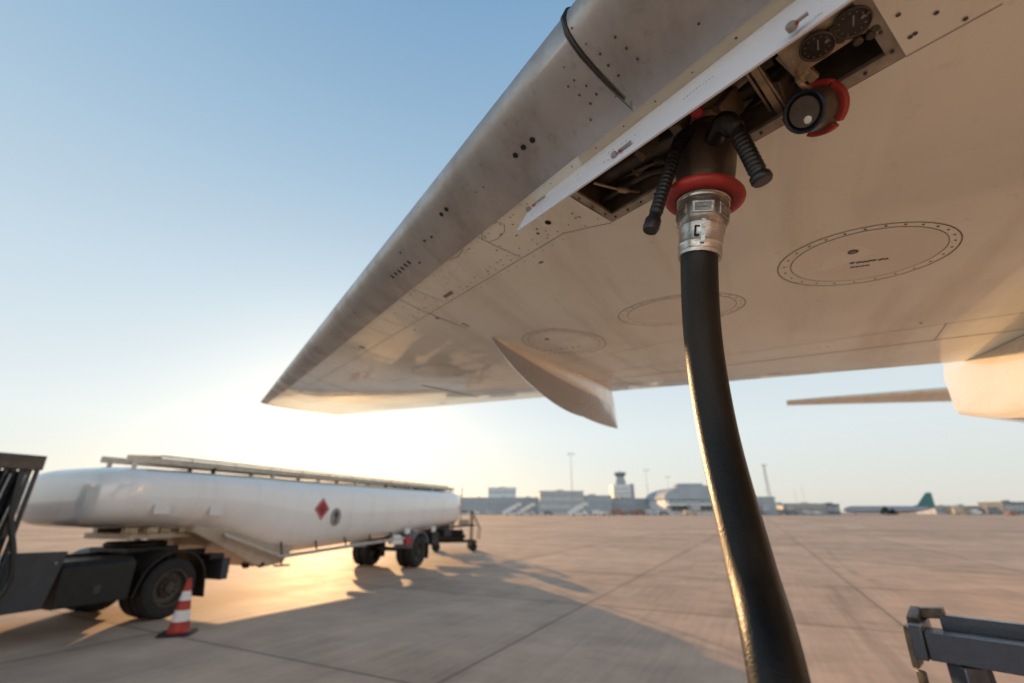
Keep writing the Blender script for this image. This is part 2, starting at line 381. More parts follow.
def hit(px, py, h=0.):
    d = ray(px, py); t = .3
    while t < 15:
        p = Vector((0, 0, CZ)) + d * t; s = p.dot(S_); a = p.dot(A_); u = uof(s, a)
        if 0 <= u <= 1.03 and p.z >= zl(s, min(u, 1)) + h: return s, a
        t += .002
    raise RuntimeError((px, py))
def sA(s, u): return le_a(s) + u * (te_a(s) - le_a(s))

plane = thing('airliner', 'large jet airliner whose underwing fuelling bay is open overhead', 'airliner', tuple(SA(-8, 4, 0)), 0)

# wing skin
def srange():
    out = []; s = -8.0
    while s < -1.6: out.append(s); s += .4
    while s < 6.55: out.append(s); s += .1
    return out + [6.6, 6.68]
US = [((1 - math.cos(math.pi * i / 44)) / 2) for i in range(45)]
def airfoil(s, up=1., dn=1., shrink=0.):
    top = [SA(s, sA(s, u * (1 - shrink) + shrink * .5), zle(s) * (1 - u) + zte(s) * u + (zu(s, u) - (zle(s) * (1 - u) + zte(s) * u)) * up + .004 * u) for u in reversed(US)]
    bot = [SA(s, sA(s, u * (1 - shrink) + shrink * .5), zle(s) * (1 - u) + zte(s) * u + (zl(s, u) - (zle(s) * (1 - u) + zte(s) * u)) * dn) for u in US[1:]]
    return top + bot
b = MB([M['wing'], M['seam'], M['rivet'], M['softseam'], M['hole'], M['rivet2'], M['strip'], M['cover']])
b.loft([airfoil(s) for s in srange()] + [airfoil(6.71, .85, .85, .012), airfoil(6.735, .5, .5, .03), airfoil(6.745, .1, .1, .05)])
# bay opening: cut by four planes, delete inside
Q = [(.392, .913), (.297, 1.082), (-.293, .787), (-.215, .617)]
for i in range(4):
    p, q = Q[i], Q[(i + 1) % 4]
    P0, P1 = SA(*p, 0), SA(*q, 0); n = (P1 - P0).cross(Vector((0, 0, 1))).normalized()
    fs = [f for f in b.bm.faces if abs(f.calc_center_median().dot(S_) - .05) < .8 and f.calc_center_median().dot(A_) < 1.5]
    ge = list({v for f in fs for v in f.verts}) + list({e for f in fs for e in f.edges}) + fs
    bmesh.ops.bisect_plane(b.bm, geom=ge, plane_co=P0, plane_no=n, dist=1e-6)
def inq(s, a):
    sg = []
    for i in range(4):
        (x0, y0), (x1, y1) = Q[i], Q[(i + 1) % 4]; sg.append((x1 - x0) * (a - y0) - (y1 - y0) * (s - x0))
    return all(v > 0 for v in sg) or all(v < 0 for v in sg)
dele = []
for f in b.bm.faces:
    c = f.calc_center_median(); s, a = c.dot(S_), c.dot(A_)
    if inq(s, a) and c.z < zle(s) + .0: dele.append(f)
bmesh.ops.delete(b.bm, geom=dele, context='FACES')
# surface details lie in the skin mesh: seams, rivets, holes
def dot(s, a, r, mi, off=.0012, asp=1., seg=10):
    n = lown(s, a); c = low(s, a) + n * off; x = n.orthogonal().normalized(); y = n.cross(x)
    b.m(mi).poly([c + (x * math.cos(2 * math.pi * k / seg) * asp + y * math.sin(2 * math.pi * k / seg)) * r for k in range(seg)])
def ribbon(path, wd, mi, off=.0010, sub=12, closed=False):
    P = []
    n_ = len(path)
    for i in range(n_ if closed else n_ - 1):
        (s0, a0), (s1, a1) = path[i], path[(i + 1) % n_]
        for k in range(sub): P.append((s0 + (s1 - s0) * k / sub, a0 + (a1 - a0) * k / sub))
    if not closed: P.append(path[-1])
    L_ = []; Rr = []
    for i, (s, a) in enumerate(P):
        if closed: pa, pb = P[i - 1], P[(i + 1) % len(P)]
        else: pa, pb = P[max(i - 1, 0)], P[min(i + 1, len(P) - 1)]
        ds, da = pb[0] - pa[0], pb[1] - pa[1]; l = math.hypot(ds, da) or 1
        ds, da = ds / l * wd / 2, da / l * wd / 2
        for lst, sg in ((L_, 1), (Rr, -1)):
            q = (s - da * sg, a + ds * sg); lst.append(b.bm.verts.new(low(*q) + lown(*q) * off))
    b.m(mi)
    m_ = len(P)
    for i in range(m_ if closed else m_ - 1):
        j = (i + 1) % m_; b.face([L_[i], L_[j], Rr[j], Rr[i]])
def rivets(p, q, step, r, mi, jit=.0):
    l = math.hypot(q[0] - p[0], q[1] - p[1]); n = max(int(l / step), 1)
    for i in range(n + 1):
        t = i / n; dot(p[0] + (q[0] - p[0]) * t + random.uniform(-jit, jit), p[1] + (q[1] - p[1]) * t, r * random.uniform(.8, 1.15), mi)
def upath(s0, s1, u0, u1=None, n=10):
    u1 = u0 if u1 is None else u1
    return [(s0 + (s1 - s0) * i / n, sA(s0 + (s1 - s0) * i / n, u0 + (u1 - u0) * i / n)) for i in range(n + 1)]
# slim primer strip behind the slat (front of the bay door)
sp0 = upath(6.2, -1.5, .0705, n=60)
b.m(6)
for i in range(len(sp0) - 1):
    if sp0[i][0] > .42: continue
    (s0, _), (s1, _) = sp0[i], sp0[i + 1]
    b.poly([low(s, sA(s, u)) + lown(s, sA(s, u)) * .0008 for s, u in ((s0, .066), (s1, .066), (s1, .0755), (s0, .0755))])
rivets((.40, sA(.40, .0705)), (-.9, sA(-.9, .0705)), .085, .0022, 2)
# front spar rivet lines
spar = upath(.297, 4.6, .1465 if False else .140, .150, 20)
ribbon([(.30, 1.083)] + [(s, sA(s, .1275)) for s in (.45, .9, 1.3, 1.9, 2.7, 3.8, 5.2)], .0022, 3)
for s0, s1, uu in ((.33, 1.6, .121), (.33, 1.6, .134)):
    rivets((s0, sA(s0, uu)), (s1, sA(s1, uu)), .05, .0024, 2 if uu < .13 else 5)
for k in range(70):                                   # scattered fasteners of the fixed leading edge
    s = random.uniform(.36, 1.7); u = random.choice((.072, .083, .095, .104, .112, .118)) + random.uniform(-.002, .002)
    if not inq(s, sA(s, u)): dot(s, sA(s, u), random.choice((.0022, .0028, .0034)), random.choice((2, 5, 5)))
for uu in (.072, .112):
    rivets((.5, sA(.5, uu)), (2.1, sA(2.1, uu)), .07, .0024, 5)
for s0 in (.74, 1.26, 1.7):                           # rib seams in the fixed leading edge
    ribbon([(s0, sA(s0, .067)), (s0 - .09, sA(s0 - .09, .125))], .0025, 3)
ribbon([(1.405, sA(1.405, .067)), (1.255, 1.725)], .004, 1)
dot(*hit(548, 222), .010, 4); dot(*hit(535, 219), .004, 2); dot(*hit(549, 208), .004, 2); dot(*hit(538, 233), .005, 2)
# octagonal small plate outlines
for (px, py, r) in ((493, 232, .045), (452, 250, .05)):
    c = hit(px, py); ribbon([(c[0] + r * 1.3 * math.cos(a_), c[1] + r * .7 * math.sin(a_) + r * .6 * math.cos(a_)) for a_ in [2 * math.pi * k / 8 for k in range(8)]], .0018, 3, sub=2, closed=True)
# flap and panel seams
ribbon(upath(5.9, -1.2, .752, n=20), .006, 1)
ribbon(upath(3.2, -1.2, .655, n=20), .003, 3)
ribbon(upath(1.0, -.35, .935, n=8), .003, 3)
ribbon(upath(-.02, -.10, .93, n=2), .012, 1)
ribbon([(-.66, sA(-.66, .655)), (-.69, sA(-.69, .752))], .0025, 3)
ribbon([(2.9, sA(2.9, .14)), (2.7, sA(2.7, .75))], .003, 3)
ribbon([(4.2, sA(4.2, .07)), (4.1, sA(4.1, .75))], .003, 3)
ribbon(upath(6.0, 2.2, .30, .34, n=12), .002, 3)
ribbon(upath(6.0, .3, .52, .50, n=12), .002, 3)
ribbon([hit(422, 385), hit(450, 391), hit(478, 397)], .030, 1, sub=4)
c = hit(443, 403); ribbon([(c[0] + .05, c[1]), (c[0] - .05, c[1])], .05, 1, sub=2)
rivets((5.9, sA(5.9, .735)), (1.5, sA(1.5, .735)), .12, .004, 5)
rivets((1.0, sA(1.0, .64)), (-1.0, sA(-1.0, .64)), .16, .0022, 5)
dot(*hit(921, 323), .006, 2); dot(*hit(541, 262), .012, 1, asp=.4); dot(*hit(553, 328), .004, 2)
# oval tank access covers, pixel-measured on the skin then laid out as ellipses on it
def cover(cx, cy, rx, ry, tilt, mi, rv, marks):
    def el(k, th):
        x, y = math.cos(th) * rx * k, math.sin(th) * ry * k
        return hit(cx + x * math.cos(tilt) - y * math.sin(tilt), cy + x * math.sin(tilt) + y * math.cos(tilt))
    n = 40
    o_ = [el(1, 2 * math.pi * i / n) for i in range(n)]; i_ = [el(.86, 2 * math.pi * i / n) for i in range(n)]
    ribbon(o_, .0028, mi, sub=2, closed=True); ribbon(i_, .0018, mi, sub=2, closed=True)
    for i in range(26):
        s, a = el(.93, 2 * math.pi * (i + .5) / 26); dot(s, a, .0032, rv)
    b.m(7).poly([low(*q) + lown(*q) * .0005 for q in [el(.86, 2 * math.pi * i / n) for i in range(n)]])
    if marks:
        dot(*hit(cx - 17, cy - 2), .013, 2, seg=14); dot(*hit(cx - 17, cy - 2), .008, 5, .0016, seg=14)
        for i in range(7):
            p = hit(cx - 20 + i * 6.0 - (2 if i > 2 else 0), cy + 10 - i * .75); ribbon([p, (p[0] - .009 - .004 * (i % 2), p[1] - .005)], .010, 2, sub=1)
        for i in range(4):
            p = hit(cx - 20 + i * 5, cy + 14 - i * .7); ribbon([p, (p[0] - .010, p[1] - .0045)], .008, 2, sub=1)
cover(870, 253.5, 94, 27, R(-11), 1, 2, True)
cover(682, 309, 64, 14.5, R(-7), 3, 5, False)
cover(564, 341, 42, 12, R(3), 3, 5, True)
cover(438, 371, 26, 7, R(2), 3, 5, False)
# fasteners right of the bay
for px, py in ((898, 14), (910, 36), (915, 33), (936, 12), (965, 18)):
    dot(*hit(px, py), .0035, 2)
ribbon([(-.293, .787), hit(1003, 3)], .0015, 3)
for s0 in (1.9, 2.35, 3.4, 5.0):
    ribbon([(s0, sA(s0, .067)), (s0 - .10, sA(s0 - .10, .128))], .003, 3)
for s0, u0, u1 in ((3.6, .128, .42), (5.2, .10, .74), (2.05, .655, .752), (.62, .655, .752), (4.4, .752, .97), (.95, .752, .97)):
    ribbon([(s0, sA(s0, u0)), (s0 - .05, sA(s0 - .05, u1))], .003, 3)
for uu, st in ((.30, .11), (.505, .13)):
    rivets((5.6, sA(5.6, uu)), (2.4, sA(2.4, uu)), st, .003, 5)
rivets((2.2, sA(2.2, .135)), (5.8, sA(5.8, .135)), .09, .0035, 5); rivets((2.2, sA(2.2, .085)), (5.8, sA(5.8, .085)), .1, .0035, 5)
rivets((1.2, sA(1.2, .765)), (-1.1, sA(-1.1, .765)), .10, .0020, 5); rivets((1.2, sA(1.2, .742)), (-1.1, sA(-1.1, .742)), .10, .0020, 5)
dot(*hit(362, 347), .022, 5); dot(*hit(331, 338), .012, 5); dot(*hit(437, 318), .010, 5); dot(*hit(415, 330), .008, 5)
ribbon([hit(444, 297), hit(452, 292)], .018, 3, sub=1); ribbon([hit(462, 323), hit(469, 326)], .012, 1, sub=1)
wing = b.build('wing', plane, angle=40)

# slats: shells lying over the leading edge
def slat_part(name, s0, s1):
    b = MB([M['slat'], M['hole'], M['rivet']])
    us = [.10 * (1 - i / 12) ** 1.6 for i in range(13)]; ul = [.0655 * (i / 16) ** 1.5 for i in range(1, 17)]
    n = max(2, int((s1 - s0) / .12)); ring = []
    for i in range(n + 1):
        s = s0 + (s1 - s0) * i / n; c = te_a(s) - le_a(s); r = []
        for off in (.0035, .0005):
            row = []
            s_in = s
            for j, u in enumerate(us + ul):
                upside = j < len(us)
                s = s_in - .5217 * u * c * .8
                z = zu(s, u) if upside else zl(s, u)
                e = 1e-3; k = 1 if upside else -1
                # outward offset in the section plane
                dz = ((zu if upside else zl)(s, u + e) - z) / (e * c) if u > 0.0004 else 40 * k
                nv = Vector((-dz * k, 1.0 * k)) if True else None
                nv = Vector((-abs(dz), k)).normalized() if u < .02 else Vector((-dz * k, k)).normalized()
                row.append(SA(s, sA(s, u) + nv.x * off, z + nv.y * off))
            r += row if off > .002 else row[::-1]
        ring.append(r)
    b.loft(ring)
    def slot(px, py, r, asp=1., mi=1):
        s, a = hit(px, py); nrm = lown(s, a); c = low(s, a) + nrm * .0048; x = (low(s + .01, a + .0052) - low(s, a)).normalized(); y = nrm.cross(x)
        b.m(mi).poly([c + (x * math.cos(2 * math.pi * k / 12) * asp + y * math.sin(2 * math.pi * k / 12)) * r for k in range(12)])
    return b, slot
bs, slot = slat_part('slat', .226, 6.67)
for px, py, r, asp in ((533, 139, .0072, 1.15), (524, 146, .0072, 1.15), (516, 154, .0072, 1.15), (447, 208.5, .0075, 1.2), (442, 213.5, .0075, 1.2),
        (575, 79, .003, 1), (569, 85, .003, 1), (580, 93.5, .003, 1), (587, 84.5, .003, 1), (597, 93, .0035, 1), (591, 102, .0035, 1), (591, 118, .003, 1), (565, 66, .002, 1), (616, 95, .002, 1),
        (484, 186, .003, 1), (477, 191, .003, 1), (468, 184, .002, 1), (463, 187, .002, 1), (454, 190, .002, 1)):
    slot(px, py, r * (1 if r > .005 else .85), asp, 1 if r > .005 else 2)
for i in range(6): slot(393 + i * 3.3, 276 - i * 2.9, .011, .5, 1)
for px, py in ((350, 316), (355, 312), (332, 333), (310, 352), (425, 240), (432, 236), (401, 252), (420, 262)): slot(px, py, .005, 1.4, 2)
bs.build('slat', plane, angle=50)
bs, slot = slat_part('slat', -1.6, .214)
for px, py, r in ((616, 36, .0033), (601, 53, .0033), (609, 64, .0033), (627, 47, .0033), (638, 57.5, .0033), (619, 74, .0033), (587, 43, .002), (699, 22, .003), (573, 28, .0026)):
    slot(px, py, r * .85, 1, 2)
bs.build('slat', plane, angle=50)
b = MB([M['rubber']])                                # seal bulb between the slats
ss = .220
def sj(u): return ss - .5217 * u * (te_a(ss) - le_a(ss)) * .8
path = [SA(sj(u), sA(sj(u), u) - .002, zu(ss, u) + .006) for u in (.06, .03, .012, .004)] + [SA(ss, le_a(ss) - .007, zle(ss))] + [low(sj(u), sA(sj(u), u)) + lown(sj(u), sA(sj(u), u)) * .0035 for u in (.003, .008, .016, .028, .042, .055)]
b.tube(path, [.0055] * 8 + [.0045, .003, .0015], 8); b.build('slat_seal', plane)

# fuelling bay: box, flange, fittings
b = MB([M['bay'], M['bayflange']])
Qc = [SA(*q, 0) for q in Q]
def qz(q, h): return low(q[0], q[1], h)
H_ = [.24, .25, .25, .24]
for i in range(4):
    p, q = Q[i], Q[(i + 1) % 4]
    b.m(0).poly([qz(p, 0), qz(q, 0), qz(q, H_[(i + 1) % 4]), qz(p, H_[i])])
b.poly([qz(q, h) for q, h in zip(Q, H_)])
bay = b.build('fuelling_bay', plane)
cq = (sum(q[0] for q in Q) / 4, sum(q[1] for q in Q) / 4)
b = MB([M['bayflange'], M['rivet']])
for i in (0, 1, 2):
    p, q = Q[i], Q[(i + 1) % 4]
    p2 = tuple(p[k] + (cq[k] - p[k]) * .035 for k in (0, 1)); q2 = tuple(q[k] + (cq[k] - q[k]) * .035 for k in (0, 1))
    wd = .020
    n = Vector((q[1] - p[1], -(q[0] - p[0]))).normalized()
    if n.dot(Vector((cq[0] - p[0], cq[1] - p[1]))) < 0: n = -n
    A0, A1 = p, q; B0, B1 = (p[0] + n.x * wd, p[1] + n.y * wd), (q[0] + n.x * wd, q[1] + n.y * wd)
    b.m(0).loft([[low(*A0, .001), low(*B0, .004), low(*B0, .012), low(*A0, .010)], [low(*A1, .001), low(*B1, .004), low(*B1, .012), low(*A1, .010)]])
    l = math.hypot(q[0] - p[0], q[1] - p[1])
    for k in range(int(l / .045)):
        t = (k + .5) * .045 / l; c0 = (p[0] + (q[0] - p[0]) * t + n.x * wd * .55, p[1] + (q[1] - p[1]) * t + n.y * wd * .55)
        b.m(1).lathe([(0, .003), (.003, .0026)], low(*c0, .0015), (0, 0, -1), 8)
b.build('flange', bay)
# gauge plate and gauges (right end of the bay)
b = MB([M['baymetal'], M['hole']])
pc = [hit(796, 76, .012), hit(862, 34, .012), hit(890, 26, .012), hit(878, -14, .012), hit(836, -14, .012), hit(770, 45, .012)]
b.loft([[low(*p, .012) for p in pc], [low(*p, .018) for p in pc]])
plate = b.build('gauge_plate', bay)
for px, py in ((817, 45), (852, 21)):
    s, a = hit(px, py, .008); c = low(s, a, .008); n = lown(s, a)
    b = MB([M['gauge'], M['glass'], M['greymark'], M['bayflange']])
    b.mats[3] = M['bronze']
    b.m(3).lathe([(.001, .0262), (.005, .0260), (.006, .0242), (.0045, .0230)], c, n, 32, caps=False)
    for q in range(12): b.m(2).bar(c + n * .0044 + (n.orthogonal().normalized() * math.cos(q * math.pi / 6) + n.cross(n.orthogonal().normalized()) * math.sin(q * math.pi / 6)) * .0165, c + n * .0044 + (n.orthogonal().normalized() * math.cos(q * math.pi / 6) + n.cross(n.orthogonal().normalized()) * math.sin(q * math.pi / 6)) * .0190, .0012, .0006, n)
    b.m(0)
    b.lathe([(-.012, .024), (.002, .024), (.004, .0225), (.004, .020)], c, n, 28)
    b.m(0).lathe([(.0, .0202), (.0032, .0202)], c, n, 28)
    x = n.orthogonal().normalized(); y = n.cross(x)
    b.m(2).bar(c + n * .0042 + x * .012 - y * .004, c + n * .0042 - x * .006, .0022, .001, n)
    b.m(2).bar(c + n * .0042 - y * .012, c + n * .0042 - y * .017 + x * .004, .004, .001, n)
    b.build('gauge', bay)
b = MB([M['bronze']])
for px, py in ((876, 26), (871, 34), (841, 38), (833, 30), (858, 40)):
    s, a = hit(px, py, .010); b.lathe([(0, .0075), (.006, .0075), (.008, .005)], low(s, a, .012), lown(s, a), 12)
b.build('knob', bay)
# pipes, brackets, levers in the bay
b = MB([M['baymetal']])
def hp(px, py, h): return low(*hit(px, py, h), h)
b.bar(hp(752, 66, .05), hp(783, 116, .03), .013, .008); b.bar(hp(757, 62, .06), hp(790, 112, .035), .005, .016)
b.bar(hp(746, 72, .07), hp(776, 118, .05), .006, .01)
b.build('bracket', bay, bevel=.001)
b = MB([M['baymetal']])
b.bar(hp(780, 52, .05), hp(803, 74, .02), .02, .012); b.bar(hp(800, 64, .03), hp(815, 78, .02), .016, .016)
b.lathe([(0, .014), (.02, .014), (.024, .01)], hp(801, 68, .04), (0.1, 0, -1), 14)
b.build('latch_lever', bay, bevel=.0015)
b = MB([M['bronze']])
b.tube(bez([hp(600, 178, .10), hp(650, 150, .09), hp(690, 128, .09), hp(720, 105, .10)], 6), .026, 14)
b.tube(bez([hp(735, 98, .10), hp(770, 78, .10), hp(820, 50, .11)], 6), .020, 12)
b.tube(bez([hp(596, 205, .05), hp(640, 178, .06), hp(668, 168, .06)], 6), .010, 10)
b.build('fuel_pipe', bay)
b = MB([M['baymetal']])
b.tube([hp(594, 183, .02), hp(622, 190, .03), hp(640, 192, .04)], .0035, 8); b.lathe([(0, .008), (.02, .009), (.03, .006)], hp(618, 189, .03), hp(640, 192, .04) - hp(618, 189, .03), 12)
b.build('door_stay', bay)
b = MB([M['bay']])
for k in range(16):
    px = random.uniform(640, 800); py = 205 - (px - 580) * .56 - random.uniform(0, 25) 
    p = hp(px, py, .06 + .005 * k); b.box(p, (random.uniform(.02, .06), random.uniform(.02, .05), random.uniform(.02, .06)), Euler((random.random(), random.random(), random.random())).to_matrix())
b.build('valve_body', bay, bevel=.003)
b = MB([M['bay']])
for k in range(5):
    b.tube(bez([hp(610 + k * 40, 185 - k * 22, .12), hp(650 + k * 38, 165 - k * 22, .05 + .02 * (k % 2)), hp(690 + k * 34, 150 - k * 24, .13)], 6), .0035, 6)
b.build('cable', bay)

# bay door hanging from its hinge
b = MB([M['door'], M['greymark'], M['seam'], M['redsign']])
hd = Vector((.548, -.836, -.082)).normalized()
h0 = pt(540, 200, 1.275); f0 = pt(518, 232, 1.215)
h1 = h0 + hd * 1.00; f1v = pt(715, 60, .826)
dn = (pt(720, 97, .772) - f1v)
fL = f0; fR = h1 + dn * 1.0
nrm = hd.cross(dn).normalized()
if nrm.y > 0: nrm = -nrm
th = .006
rings = []
for t in [i / 12 for i in range(13)]:
    a0 = h0.lerp(h1, t); a1 = fL.lerp(fR, t) ; md = a0.lerp(a1, .5) + nrm * .004
    rings.append([a0 + nrm * th, md + nrm * th, a1 + nrm * th * .7, a1, md, a0])
b.loft(rings)
def doorpt(px, py, off=.0085):
    d = ray(px, py); o = Vector((0, 0, CZ)); p0 = h0.lerp(fL, .5) + nrm * (off)
    p1n = (h1 - h0).cross(fR - h0).normalized()
    t = (p0 - o).dot(p1n) / d.dot(p1n); return o + d * t
dax = (fL.lerp(fR, .5) - h0.lerp(h1, .5)).normalized()
for px, py in ((614, 154.5), (528, 209), (791, 26)):
    c = doorpt(px, py, .012); 
    b.m(1).lathe([(-.006, .0075), (.002, .0075), (.004, .006)], c, nrm, 18)
    e = doorpt(px + 17, py - 13, .011); b.m(1).bar(c.lerp(e, .25), e, .006, .003, nrm)
    b.m(3).bar(c.lerp(e, .3) + dax * .004, c.lerp(e, .45) + dax * .004, .003, .004, nrm)
for (x0, y0, n_, dx_, dy_) in ((683, 100, 10, 3.2, -2.55), (599, 159, 9, 4.4, -2.9), (603, 163, 5, 4, -2.6), (812, 20, 6, 3, -2)):   # illegible stencil strokes
    for i in range(n_):
        if random.random() < .12: continue
        p = doorpt(x0 + dx_ * i, y0 + dy_ * i, .0115); q = doorpt(x0 + dx_ * i + 1.6, y0 + dy_ * i - 1.2 - random.random() * 1.5, .0115)
        b.m(1).bar(p, q, .0011, .0006, nrm)
b.build('bay_door', plane, angle=40)

# second adapter with its cap (right of the coupling)
vv = ray(806, 108).normalized(); e_ = (Vector((-1, 0, 0)) + Vector((0, -sp, cp)) * -.22).normalized()
ax = (-.68 * vv + .73 * e_).normalized(); cf = pt(804, 112, .775)
b = MB([M['bronze'], M['blue'], M['lens'], M['ivory']])
b.lathe([(-0.05700, 0.02280), (-0.05472, 0.03496), (-.05, 0.03800), (-.03, 0.03572), (-0.00912, 0.03268), (0, 0.03192)], cf, ax, 36)
b.m(1).lathe([(-0.00456, 0.03230), (-0.00456, 0.03458), (0.00228, 0.03458), (0.00380, 0.03268), (0.00228, 0.03040), (0.00038, 0.02888)], cf, ax, 36, caps=False)
b.m(2).lathe([(-0.00304, 0.03040), (0.00061, 0.02964), (0.00061, 0.02508), (-0.00304, 0.02280), (-0.00304, 0.00912)], cf, ax, 36)
xx = ax.orthogonal().normalized(); yy = ax.cross(xx)
tgt = pt(807, 123, .77) - cf; tgt -= ax * tgt.dot(ax)
b.m(3).lathe([(-0.00304, 0.00646), (0.00152, 0.00646), (0.00228, 0.00532)], cf + tgt.normalized() * 0.01520, ax, 18)
cap = b.build('adapter_cap', plane)
b = MB([M['red'], M['rubber']])
up_ = Vector((0, -sp, cp)); up_ = (up_ - ax * up_.dot(ax)).normalized(); rt_ = ax.cross(up_)
for a0, a1, r0, r1 in ((-35, 40, 0.0415, 0.0455), (45, 140, 0.0405, 0.0445), (150, 215, 0.0412, 0.0450)):
    rr = []
    for k in range(13):
        a_ = R(a0 + (a1 - a0) * k / 12); d = up_ * math.cos(a_) - rt_ * math.sin(a_)
        rr.append([cf - ax * 0.05472 + d * r0 * .8, cf - ax * 0.05472 + d * r1, cf - ax * 0.03800 + d * r1, cf - ax * 0.03800 + d * r0 * .8])
    b.loft(rr)
b.build('lug_ring', cap, bevel=0.00152)
b = MB([M['baymetal']])
b.tube(bez([hp(796, 70, .03), pt(799, 82, .76), cf - ax * .03 + up_ * .034], 6), .004, 8); b.build('lanyard', cap)

# flap track fairings
def fairing(s_c0, s_c1, a0, a1, wmax, depth, zrear, blunt, boxy=False, name='flap_track_fairing'):
    b = MB([M['fairing'], M['seam'], M['fairshade']])
    rings = []; n = 26
    for i in range(n + 1):
        t = i / n; a = a0 + (a1 - a0) * t; s = s_c0 + (s_c1 - s_c0) * t
        prof = math.sin(math.pi * min(t / .58, 1) / 2) ** .75 if t < .58 else (1 - ((t - .58) / .42) ** 2 * (1 - blunt))
        w_ = max(wmax * (math.sin(math.pi * min(t / .5, 1) / 2) ** .8 if t < .5 else (1 - ((t - .5) / .5) ** 2 * (1 - blunt * 1.0))), .004)
        u = uof(s, a)
        if u <= .97: zt = zl(s, max(u, 0)) + .012
        else:
            k = (a - sA(s, .97)) / max(a1 - sA(s, .97), 1e-3); zt = zl(s, .97) * (1 - k) + (CZ + .87 if boxy else zrear + depth * blunt * .85) * k + .012 * (1 - k)
        zk = zl(s, min(max(u, 0), .97)) - depth * prof if t < .58 else None
        if zk is None:
            t0 = .58; sk = s_c0 + (s_c1 - s_c0) * t0; ak = a0 + (a1 - a0) * t0; z0 = zl(sk, uof(sk, ak)) - depth
            k = (t - t0) / (1 - t0); zk = z0 + (zrear - z0) * (k ** 1.5)
        zk = min(zk, zt - .003); hgt = zt - zk
        prof_pts = [(w_ * 1.05, 0), (w_ * 1.0, .12), (w_ * .93, .30), (w_ * .84, .46), (w_ * .46, .78), (0, 1.0), (-w_ * .46, .78), (-w_ * .84, .46), (-w_ * .93, .30), (-w_ * 1.0, .12), (-w_ * 1.05, 0)]
        if boxy: prof_pts = [(w_ * .90, 0), (w_ * .96, .12), (w_, .24), (w_, .74), (w_ * .93, .86), (0, 1.0), (-w_ * .93, .86), (-w_, .74), (-w_, .24), (-w_ * .96, .12), (-w_ * .90, 0)]
        rings.append([SA(s + ds, a, zt - hgt * q) for ds, q in prof_pts])
    b.loft(rings)
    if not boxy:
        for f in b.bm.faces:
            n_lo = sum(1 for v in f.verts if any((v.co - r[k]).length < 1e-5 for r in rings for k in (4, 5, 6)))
            if n_lo >= 2: f.material_index = 2  # lower faces take the painted-in shade tone
    return b.build(name, plane, angle=22)
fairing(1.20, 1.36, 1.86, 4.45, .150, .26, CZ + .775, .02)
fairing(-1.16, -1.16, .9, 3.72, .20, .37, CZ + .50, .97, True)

# horizontal stabiliser, fin, fuselage (outside the frame to the right)
b = MB([M['wing']])
def stab_ring(k, p, ch, tk):
    return [p + A_ * (ch * (u)) + Vector((0, 0, (1 if up else -1) * nac(u, tk) * ch)) for u, up in [(u, 1) for u in reversed(US[::3])] + [(u, 0) for u in US[3::3]]]
tip = Vector((9.80, 15.95, CZ + 3.73))
rs = []
for k in range(0, 8):
    q = k * 6.6 / 7; p = tip - S_ * q - A_ * (.52 * q) + Vector((0, 0, -.135 * q)); rs.append(stab_ring(k, p, .95 + .25 * q, .11 if k else .03))
b.loft(rs); b.build('tailplane', plane)
b = MB([M['white'], M['bglass']])
fs = [(-14.5, .05, 2.9), (-14.2, .5, 2.9), (-13.4, 1.0, 3.0), (-12, 1.45, 3.15), (-10, 1.65, 3.25), (-4, 1.68, 3.3), (6, 1.68, 3.3), (11, 1.6, 3.4), (15, 1.2, 3.8), (18, .75, 4.2), (20.5, .35, 4.55), (21, .1, 4.6)]
b.loft([[SA(-8.2 + r * math.cos(2 * math.pi * k / 32), a, z + r * math.sin(2 * math.pi * k / 32)) for k in range(32)] for a, r, z in fs])
b.build('fuselage', plane)
b = MB([M['bglass']])
for k in range(36): b.box(SA(-8.2 + 1.62, -9 + k * .62, 3.75), (.06, .24, .34), Matrix.Rotation(R(-30), 3, 'Z'))
b.build('window', plane)['kind'] = 'stuff'
b = MB([M['white']])
b.loft([[SA(-8.2 + sgn * nac(u, .1) * c, a + u * c, z) for u, sgn in [(u, 1) for u in reversed(US[::4])] + [(u, -1) for u in US[4::4]]] for a, c, z in ((13.5, 5.5, 4.6), (17.5, 2.4, 10.2))])
b.build('fin', plane)

# ------------------------------------------------------------------ fuel hose and coupling
KC = .87                                   # coupling size
def kp(L): return [(h * KC, r * KC) for h, r in L]
P0 = pt(700, 250, 1.07 * KC); P1 = P0 + Vector((.035, -.03, .22)) * KC; axc = (P1 - P0).normalized()
hose = thing('fuel_hose', 'thick black fuel hose hanging from the open wing bay with red-collared coupling', 'fuel hose', (.45, .2, 0))
hp_ = [P0 + axc * .02, P0 - axc * .03] + [pt(703, 340, 1.045 * KC), pt(718, 435, .965 * KC), pt(749, 560, .81 * KC), pt(779, 683, .655 * KC)]
last = hp_[-1]
hp_ += [last + Vector((-.06, -.13, -.32)), Vector((.24, .36, .62)), Vector((.20, .12, .18)), Vector((.30, -.35, .05)), Vector((.9, -1.2, .045)), Vector((1.6, -2.6, .045))]
b = MB([M['hose'], M['rubber']])
path = bez(hp_, 14); b.tube(path, .0412 * KC, 28)
b.build('hose', hose)
b = MB([M['rubber']])
def frames(path):
    x = None
    for i, p in enumerate(path):
        d = (path[min(i + 1, len(path) - 1)] - path[max(i - 1, 0)]).normalized(); x = d.orthogonal().normalized() if x is None else (x - d * x.dot(d)).normalized()
        yield p, d, x, d.cross(x)
cpl = MB([M['alu'], M['alu2'], M['hole']])
cpl.m(0).lathe(kp([(-.022, .0425), (-.022, .0475), (-.014, .0490), (-.012, .0478), (.004, .0485), (.006, .0496), (.012, .0488), (.040, .0500), (.046, .0520), (.050, .0520), (.052, .047)]), P0, axc, 40)
